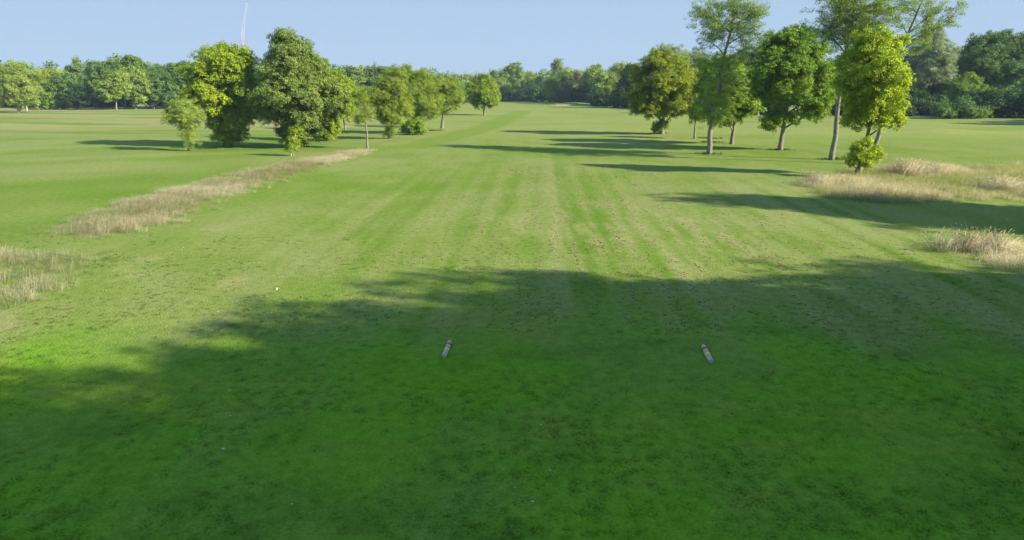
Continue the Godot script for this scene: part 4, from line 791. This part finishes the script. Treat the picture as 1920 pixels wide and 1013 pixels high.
func rough_patch(called: String, label: String, points: PackedVector2Array, count: int, tall: float, colors: Array, green: float, meshes: Array, category := "long grass") -> void:
	rng.seed = hash(label)
	var places := []
	for p in inside(points, count):
		var n := medium.get_noise_2d(p.x * 1.2, p.y * 1.2)
		var n2 := broad.get_noise_2d(p.x * 4.0, p.y * 4.0 + 77.0)
		var is_green := rng.randf() < green * clampf(1.1 - 2.8 * n2, 0.1, 2.0)
		var h := tall * rng.randf_range(0.65, 1.2) * (1.0 + 0.7 * n) * (0.78 if is_green else 1.0)
		var rim := 99.0
		for e in points.size():
			rim = minf(rim, segment_distance(p, points[e], points[(e + 1) % points.size()]))
		h *= clampf(0.55 + rim * 0.6 + 0.3 * n2, 0.45, 1.0)
		var c: Color = colors[0].lerp(colors[1], clampf(rng.randf() * 0.7 + 0.25 + n2, 0.0, 1.0))
		if is_green:
			c = Color(0.38, 0.46, 0.13).lerp(Color(0.56, 0.58, 0.25), rng.randf())
		var b := Basis(Vector3(rng.randfn(), 0.01, rng.randfn()).normalized(), rng.randfn() * 0.14) * Basis(Vector3.UP, rng.randf() * TAU)
		places.append([b.scaled(Vector3(h, h, h)), Vector3(p.x, height(p.x, p.y) - 0.02, p.y), c])
	var o := copies(numbered(called), meshes[0], straw_material, places, self)
	tag(o, label, category, "", "stuff")


func build_rough_grass() -> void:
	var fescue := grass_tuft(18, 0.55, 0.6, 0.0055, 0.014, 31)
	var colors := [Color(0.60, 0.51, 0.29), Color(0.95, 0.86, 0.62)]
	rough_patch("straw_grass", "long strip of straw-coloured long grass left of the fairway", PackedVector2Array([Vector2(-18, -25.8), Vector2(-19.1, -29.1), Vector2(-19.0, -35), Vector2(-18.2, -43.8), Vector2(-16.4, -53.7), Vector2(-14.9, -60), Vector2(-12.4, -62.5), Vector2(-12.1, -58), Vector2(-13.5, -48.3), Vector2(-14.4, -40), Vector2(-14.7, -33.4), Vector2(-14.1, -27.6), Vector2(-15.6, -25.0)]), 9500, 0.38, colors, 0.3, [fescue])
	rough_patch("straw_grass", "patch of green and straw long grass at the left edge, nearest the camera", PackedVector2Array([Vector2(-24, -23.2), Vector2(-16.7, -23.0), Vector2(-14.0, -22.8), Vector2(-13.3, -21.5), Vector2(-13.0, -19.7), Vector2(-12.5, -17.6), Vector2(-12.6, -16.2), Vector2(-20, -14.0)]), 3400, 0.34, colors, 0.8, [fescue])
	rough_patch("straw_grass", "wide patch of pale straw grass at the right edge round the yellow-green bush", PackedVector2Array([Vector2(16.0, -36.5), Vector2(17.5, -40), Vector2(20.8, -44.5), Vector2(28.3, -49.5), Vector2(31, -47.5), Vector2(44, -51), Vector2(44, -34.5), Vector2(25.4, -34.2), Vector2(22.5, -34), Vector2(19.6, -32.6), Vector2(17.3, -32.6), Vector2(15.8, -34)]), 17000, 0.5, [Color(0.34, 0.30, 0.15), Color(0.76, 0.69, 0.46)], 0.5, [fescue])
	rough_patch("straw_grass", "narrow patch of green-straw long grass running off the lower right edge", PackedVector2Array([Vector2(15.4, -23.6), Vector2(18.8, -25.4), Vector2(22, -25.5), Vector2(22, -17), Vector2(15.7, -18.6), Vector2(15.0, -20.5)]), 2400, 0.38, colors, 1.0, [fescue])
	var feather := grass_tuft(34, 0.34, 0.7, 0.007, 0.02, 32)
	rng.seed = 99
	var spots := [[15.6, -23.3, 1.05, "pale feathery grass clump with dark base, nearest on the right edge"], [16.7, -23.0, 0.95, "pale feathery grass clump just right of the nearest dark-based one"],
		[24.8, -43.5, 1.25, "tall whitish feathery grass clump right behind the yellow-green bush"], [27.0, -44.0, 1.1, "whitish feathery grass clump, second right of the yellow-green bush"],
		[26.6, -37.5, 1.1, "pale feathery grass clump at the right edge of the wide straw patch"], [17.3, -39.6, 0.9, "small pale feathery tuft at the left tip of the wide straw patch"]]
	for s in spots:
		var o := root_at("feather_grass_clump", Vector3(s[0], height(s[0], s[1]), s[1]))
		tag(o, s[3], "grass clump", "feathery grass clumps")
		var tops := []
		var base := []
		for i in 17:
			var a := rng.randf() * TAU
			var d: float = 0.95 * pow(rng.randf(), 0.6)
			var w := Vector3(cos(a) * d, 0, sin(a) * d * 0.8)
			var b := Basis(Vector3(sin(a), 0.0, -cos(a)), 0.42 * d) * Basis(Vector3.UP, rng.randf() * TAU)
			var h: float = s[2] * rng.randf_range(0.5, 1.12) * (1.0 - 0.3 * d * d)
			tops.append([b.scaled(Vector3(h, h, h)), w, Color(0.48, 0.41, 0.26).lerp(Color(0.88, 0.82, 0.68), rng.randf())])
			h = s[2] * rng.randf_range(0.25, 0.4)
			base.append([b.scaled(Vector3(h * 1.3, h, h * 1.3)), w, Color(0.22, 0.18, 0.07).lerp(Color(0.38, 0.29, 0.14), rng.randf())])
		copies("plumes", feather, straw_material, tops, o)
		copies("basal_leaves", fescue, straw_material, base, o)


func build_lawn_detail() -> void:
	# short coarse tufts standing out of the mown turf, and dry clippings left in lines
	var tuft := grass_tuft(16, 0.9, 0.9, 0.07, 0.0, 41)
	rng.seed = 500
	var places := []
	while places.size() < 9000:
		var far := 6.5 + 19.0 * pow(rng.randf(), 1.4)
		var x := rng.randf_range(-0.9, 0.9) * (far + 3.0)
		var n := medium.get_noise_2d(x * 0.8 + 40.0, far * 0.8)
		if n < rng.randf_range(-0.35, 0.4): continue
		var s := rng.randf_range(0.025, 0.075)
		var g: Color = turf(x, -far)
		var dark := rng.randf_range(0.8, 1.4)
		places.append([Basis(Vector3.UP, rng.randf() * TAU).scaled(Vector3(s * 1.2, s * 0.55, s * 1.2)), Vector3(x, height(x, -far) - 0.004, -far), Color(g.r * dark, g.g * dark, g.b * dark)])
	var o := copies(numbered("coarse_grass_tufts"), tuft, straw_material, places, self)
	tag(o, "small dark tufts of coarser grass scattered over the mown turf", "grass", "", "stuff")
	var clod := clod_mesh()
	var dry_places := []
	while dry_places.size() < 5500:
		var far := 15.0 + 34.0 * pow(rng.randf(), 1.3)
		var x := rng.randfn() * 6.0 + 4.5
		if x < -7.0 or x > 15.0: continue
		var lane := x - far * 0.045
		var row := streak.get_noise_2d(lane * 1.9 + 50.0, -far * 0.11) + 0.5 * medium.get_noise_2d(x * 2.0, far * 2.0)
		if row < rng.randf_range(0.0, 0.55): continue
		var s := rng.randf_range(0.010, 0.030) * (1.0 + far * 0.01)
		var c := Color(0.27, 0.22, 0.10).lerp(Color(0.07, 0.075, 0.025), rng.randf())
		dry_places.append([Basis(Vector3.UP, rng.randf() * TAU).scaled(Vector3(s * rng.randf_range(0.8, 2.2), s * 0.55, s)), Vector3(x, height(x, -far), -far), c])
	var d := copies(numbered("dry_clippings"), clod, straw_material, dry_places, self)
	tag(d, "brown dry clippings and wormcasts lying in lines down the mown fairway", "clippings", "", "stuff")
	# a ring of longer grass left round each near trunk
	var ring := grass_tuft(14, 0.5, 0.5, 0.03, 0.0, 42)
	var ring_places := []
	for p in [[16.85, -58.7], [20.4, -71.1], [24.4, -62.9], [25.2, -54.3], [-10.0, -91.0], [17.9, -85.0], [-20.7, -66.0], [21.9, -77.0]]:
		for i in 70:
			var a := rng.randf() * TAU
			var r := 0.25 + 0.8 * pow(rng.randf(), 1.5)
			var x: float = p[0] + cos(a) * r * 1.3
			var z: float = p[1] + sin(a) * r
			var s := rng.randf_range(0.08, 0.22)
			ring_places.append([Basis(Vector3.UP, rng.randf() * TAU).scaled(Vector3(s * 1.4, s, s * 1.4)), Vector3(x, height(x, z) - 0.01, z), Color(0.07, 0.12, 0.02).lerp(Color(0.16, 0.18, 0.05), rng.randf())])
	var e := copies(numbered("uncut_grass"), ring, straw_material, ring_places, self)
	tag(e, "rings of longer uncut grass round the feet of the bare tree trunks", "grass", "", "stuff")


func clod_mesh() -> ArrayMesh:
	var r := RandomNumberGenerator.new()
	r.seed = 8
	var v := []
	for i in 6:
		var a := TAU * i / 6.0
		v.append(Vector3(cos(a) * r.randf_range(0.7, 1.2), -0.1, sin(a) * r.randf_range(0.7, 1.2)))
	var top := Vector3(0.15, 0.75, -0.1)
	var st := SurfaceTool.new()
	st.begin(Mesh.PRIMITIVE_TRIANGLES)
	for i in 6:
		var a: Vector3 = v[i]
		var b: Vector3 = v[(i + 1) % 6]
		var m := a.lerp(top, 0.6) + Vector3.UP * 0.22
		var m2 := b.lerp(top, 0.6) + Vector3.UP * 0.22
		for q in [a, b, m, b, m2, m, m, m2, top]:
			st.add_vertex(q)
	st.generate_normals()
	return st.commit()


# ------------------------------------------------------------------ tee markers and small things

func log_shape(r: float, from: float, to: float, rough_edge: float, seed_of: int) -> ArrayMesh:
	# a piece of a round log lying along z, closed at both ends
	var q := RandomNumberGenerator.new()
	q.seed = seed_of
	var sides := 16
	var rings := []
	var steps := 10
	for i in steps + 1:
		var t := lerpf(from, to, float(i) / steps)
		var ring := []
		var shrink := 0.88 if (i == 0 or i == steps) and rough_edge > 0.0 else 1.0
		for k in sides:
			var a := TAU * k / sides
			var rr: float = r * shrink * (1.0 + rough_edge * q.randf_range(-1.0, 1.0))
			ring.append(Vector3(cos(a) * rr, sin(a) * rr * 0.94, t))
		rings.append(ring)
	var st := SurfaceTool.new()
	st.begin(Mesh.PRIMITIVE_TRIANGLES)
	st.set_smooth_group(1)
	for i in steps:
		for k in sides:
			var k2 := (k + 1) % sides
			for p in [rings[i][k], rings[i][k2], rings[i + 1][k], rings[i][k2], rings[i + 1][k2], rings[i + 1][k]]:
				st.add_vertex(p)
	st.set_smooth_group(-1)
	for e in [0, steps]:
		var centre := Vector3(0, 0, from if e == 0 else to)
		for k in sides:
			var k2 := (k + 1) % sides
			var a: Vector3 = rings[e][k]
			var b: Vector3 = rings[e][k2]
			for p in ([centre, b, a] if e == 0 else [centre, a, b]):
				st.add_vertex(p)
	st.generate_normals()
	return st.commit()


func build_markers() -> void:
	var wood := StandardMaterial3D.new()
	wood.resource_name = "weathered_wood"
	var n := FastNoiseLite.new()
	n.seed = 61; n.frequency = 0.03; n.fractal_octaves = 4
	var ramp := Gradient.new()
	ramp.offsets = PackedFloat32Array([0.2, 0.55, 0.8])
	ramp.colors = PackedColorArray([Color(0.36, 0.36, 0.31), Color(0.70, 0.70, 0.63), Color(0.86, 0.86, 0.79)])
	var t := NoiseTexture2D.new()
	t.width = 256; t.height = 256; t.seamless = true; t.noise = n; t.color_ramp = ramp
	wood.albedo_texture = t
	wood.uv1_triplanar = true
	wood.uv1_scale = Vector3(6, 6, 1.4)
	wood.roughness = 0.9
	var red := plain("red_paint", Color(0.42, 0.012, 0.03), 0.55)
	var yellow := plain("yellow_paint", Color(0.70, 0.56, 0.03), 0.55)
	var spots := [[-1.405, -13.86, 3.4, "weathered log tee marker with red and yellow rings, left of the two"], [4.14, -13.55, 5.0, "weathered log tee marker with red and yellow rings, right of the two"]]
	for i in 2:
		var s: Array = spots[i]
		var o := root_at("tee_marker", Vector3(s[0], height(s[0], s[1]), s[1]))
		o.rotation_degrees.y = -s[2]
		tag(o, s[3], "tee marker", "pair of log tee markers on the tee")
		var parts := [part("log", log_shape(0.057, -0.43, 0.43, 0.035, 3 + i), wood, o), part("red_band", log_shape(0.0612, -0.265, -0.165, 0.0, 5), red, o), part("yellow_band", log_shape(0.0612, 0.03, 0.13, 0.0, 6), yellow, o)]
		for p in parts:
			p.position.y = 0.030


func build_small_things() -> void:
	# a white puffball by the sunlit edge, white flecks on the lawn, the far flag
	var white := plain("white_skin", Color(0.5, 0.5, 0.46), 0.6)
	var ball := SphereMesh.new()
	ball.radius = 0.025; ball.height = 0.04; ball.radial_segments = 14; ball.rings = 8
	var o := root_at("white_mushroom", Vector3(-6.6, height(-6.6, -18.4), -18.4))
	tag(o, "small white mushroom alone on the sunlit grass left of the shadow's edge", "mushroom")
	var cap := part("cap", ball, white, o)
	cap.position = Vector3(0, 0.04, 0)
	cap.rotation_degrees = Vector3(12, 0, -14)
	var stem_shape := CylinderMesh.new()
	stem_shape.top_radius = 0.018; stem_shape.bottom_radius = 0.024; stem_shape.height = 0.05; stem_shape.radial_segments = 10
	part("stem", stem_shape, white, o).position = Vector3(0, 0.015, 0)
	rng.seed = 77
	var flecks := []
	var clod := clod_mesh()
	for i in 46:
		var far := rng.randf_range(8.0, 30.0)
		var x := rng.randf_range(-0.75, 0.75) * far
		if i < 9:
			x = rng.randf_range(-8.0, -6.0)
			far = rng.randf_range(16.2, 18.6)
		var s := rng.randf_range(0.010, 0.022)
		flecks.append([Basis(Vector3.UP, rng.randf() * TAU).scaled(Vector3(s * 1.4, s * 0.6, s)), Vector3(x, height(x, -far) + 0.003, -far), Color(0.72, 0.74, 0.74)])
	var f := copies(numbered("white_petals"), clod, straw_material, flecks, self)
	tag(f, "tiny white daisy heads and petals dotted over the mown turf", "daisies", "", "stuff")
	var flag := root_at("golf_flag", Vector3(12.6, height(12.6, -262.0), -262.0))
	tag(flag, "tiny white golf flag far down the fairway in front of the dark wood", "flag")
	var pole := CylinderMesh.new()
	pole.top_radius = 0.02; pole.bottom_radius = 0.02; pole.height = 2.2
	part("pole", pole, white, flag).position = Vector3(0, 1.1, 0)
	var st := SurfaceTool.new()
	st.begin(Mesh.PRIMITIVE_TRIANGLES)
	for i in 6:
		var x0 := i * 0.09
		var x1 := x0 + 0.09
		var z0 := 0.05 * sin(i * 1.1)
		var z1 := 0.05 * sin((i + 1) * 1.1)
		for q in [Vector3(x0, 2.15, z0), Vector3(x1, 2.15, z1), Vector3(x0, 1.75, z0), Vector3(x1, 2.15, z1), Vector3(x1, 1.75, z1), Vector3(x0, 1.75, z0)]:
			st.add_vertex(q)
	st.generate_normals()
	var cloth := plain("white_cloth", Color(0.8, 0.8, 0.8), 0.8)
	cloth.cull_mode = BaseMaterial3D.CULL_DISABLED
	part("cloth", st.commit(), cloth, flag)
	# leaning stake at the oak sapling, white stump behind the round-headed tree, brush pile
	var stake := root_at("support_stake", Vector3(-18.05, height(-18.05, -56.3), -56.3))
	tag(stake, "pale wooden stake leaning beside the little sapling in front of the chestnut", "stake")
	var sk := SurfaceTool.new()
	sk.begin(Mesh.PRIMITIVE_TRIANGLES)
	tube(sk, [Vector3(0, -0.1, 0), Vector3(0.25, 0.9, 0), Vector3(0.56, 1.9, 0)], [0.05, 0.045, 0.04], 8)
	part("shaft", sk.commit(), pale_bark_material, stake)
	var stump := root_at("white_stump", Vector3(-13.9, height(-13.9, -141.0), -141.0))
	tag(stump, "short white tree stump behind the round-headed tree's bare trunk", "stump")
	var sp := SurfaceTool.new()
	sp.begin(Mesh.PRIMITIVE_TRIANGLES)
	tube(sp, [Vector3(0, -0.1, 0), Vector3(0.0, 0.2, 0), Vector3(-0.05, 1.1, 0), Vector3(-0.05, 1.14, 0)], [0.24, 0.19, 0.16, 0.02], 10)
	part("stump_wood", sp.commit(), pale_bark_material, stump)
	var pile := root_at("branch_pile", Vector3(93.0, height(93.0, -121.5), -121.5))
	tag(pile, "pale grey heap of cut branches in the shade under the big dark oak", "branch pile")
	var bp := SurfaceTool.new()
	bp.begin(Mesh.PRIMITIVE_TRIANGLES)
	rng.seed = 12
	for i in 60:
		var a := rng.randf() * TAU
		var c := Vector3(rng.randfn() * 1.3, rng.randf() * 1.6, rng.randfn() * 0.6)
		var d := Vector3(cos(a), rng.randf_range(-0.3, 0.5), sin(a)) * rng.randf_range(0.5, 1.4)
		limb(bp, c - d, c + d, 0.06, 0.025, 0.1, 5)
	part("branches", bp.commit(), pale_bark_material, pile)


# ------------------------------------------------------------------ the crane behind the trees

func lattice(st: SurfaceTool, a: Vector3, b: Vector3, w0: float, w1: float, bay: float, r: float) -> void:
	var t := (b - a).normalized()
	var u := t.cross(Vector3(0, 0, 1)).normalized()
	var v := t.cross(u)
	var n := maxi(2, int(a.distance_to(b) / bay))
	var last := []
	for i in n + 1:
		var f := float(i) / n
		var w := lerpf(w0, w1, f) * 0.5
		var ring := []
		for k in [[1, 1], [-1, 1], [-1, -1], [1, -1]]:
			ring.append(a.lerp(b, f) + u * k[0] * w + v * k[1] * w)
		if i > 0:
			for k in 4:
				tube(st, [last[k], ring[k]], [r, r], 4)
				tube(st, [last[k], ring[(k + 1) % 4]] if i % 2 else [last[(k + 1) % 4], ring[k]], [r * 0.7, r * 0.7], 3)
		last = ring


func build_crane() -> void:
	var white := plain("white_steel", Color(0.55, 0.55, 0.62), 0.5)
	var red := plain("red_steel", Color(0.45, 0.09, 0.08), 0.5)
	var blue := plain("blue_steel", Color(0.12, 0.30, 0.45), 0.5)
	var o := root_at("tower_crane", Vector3(-168.0, 0, -450))
	tag(o, "white luffing tower crane with raised jib, far behind the trees on the left", "crane")
	var st := SurfaceTool.new()
	st.begin(Mesh.PRIMITIVE_TRIANGLES)
	lattice(st, Vector3(0, -0.5, 0), Vector3(0, 29.4, 0), 1.9, 1.9, 2.0, 0.16)
	part("mast", st.commit(), blue, o)
	st = SurfaceTool.new()
	st.begin(Mesh.PRIMITIVE_TRIANGLES)
	lattice(st, Vector3(-2.6, 30.2, 0), Vector3(1.6, 30.2, 0), 0.9, 0.9, 1.2, 0.06)
	lattice(st, Vector3(-0.8, 30.8, 0), Vector3(-1.5, 34.6, 0), 0.8, 0.5, 1.2, 0.05)
	part("slewing_deck", st.commit(), red, o)
	st = SurfaceTool.new()
	st.begin(Mesh.PRIMITIVE_TRIANGLES)
	lattice(st, Vector3(-0.9, 31.2, 0), Vector3(0.9, 41.5, 0), 1.5, 1.4, 1.8, 0.042)
	part("lower_jib", st.commit(), white, o)
	st = SurfaceTool.new()
	st.begin(Mesh.PRIMITIVE_TRIANGLES)
	lattice(st, Vector3(0.9, 41.5, 0), Vector3(4.6, 55.6, 0), 1.2, 0.7, 1.8, 0.022)
	part("upper_jib", st.commit(), white, o)
	var box := BoxMesh.new()
	box.size = Vector3(1.2, 1.2, 1.4)
	part("counterweight", box, white, o).position = Vector3(-2.5, 29.0, 0)
	var cab := BoxMesh.new()
	cab.size = Vector3(1.0, 1.3, 1.2)
	part("cab", cab, white, o).position = Vector3(1.2, 29.2, 0.9)
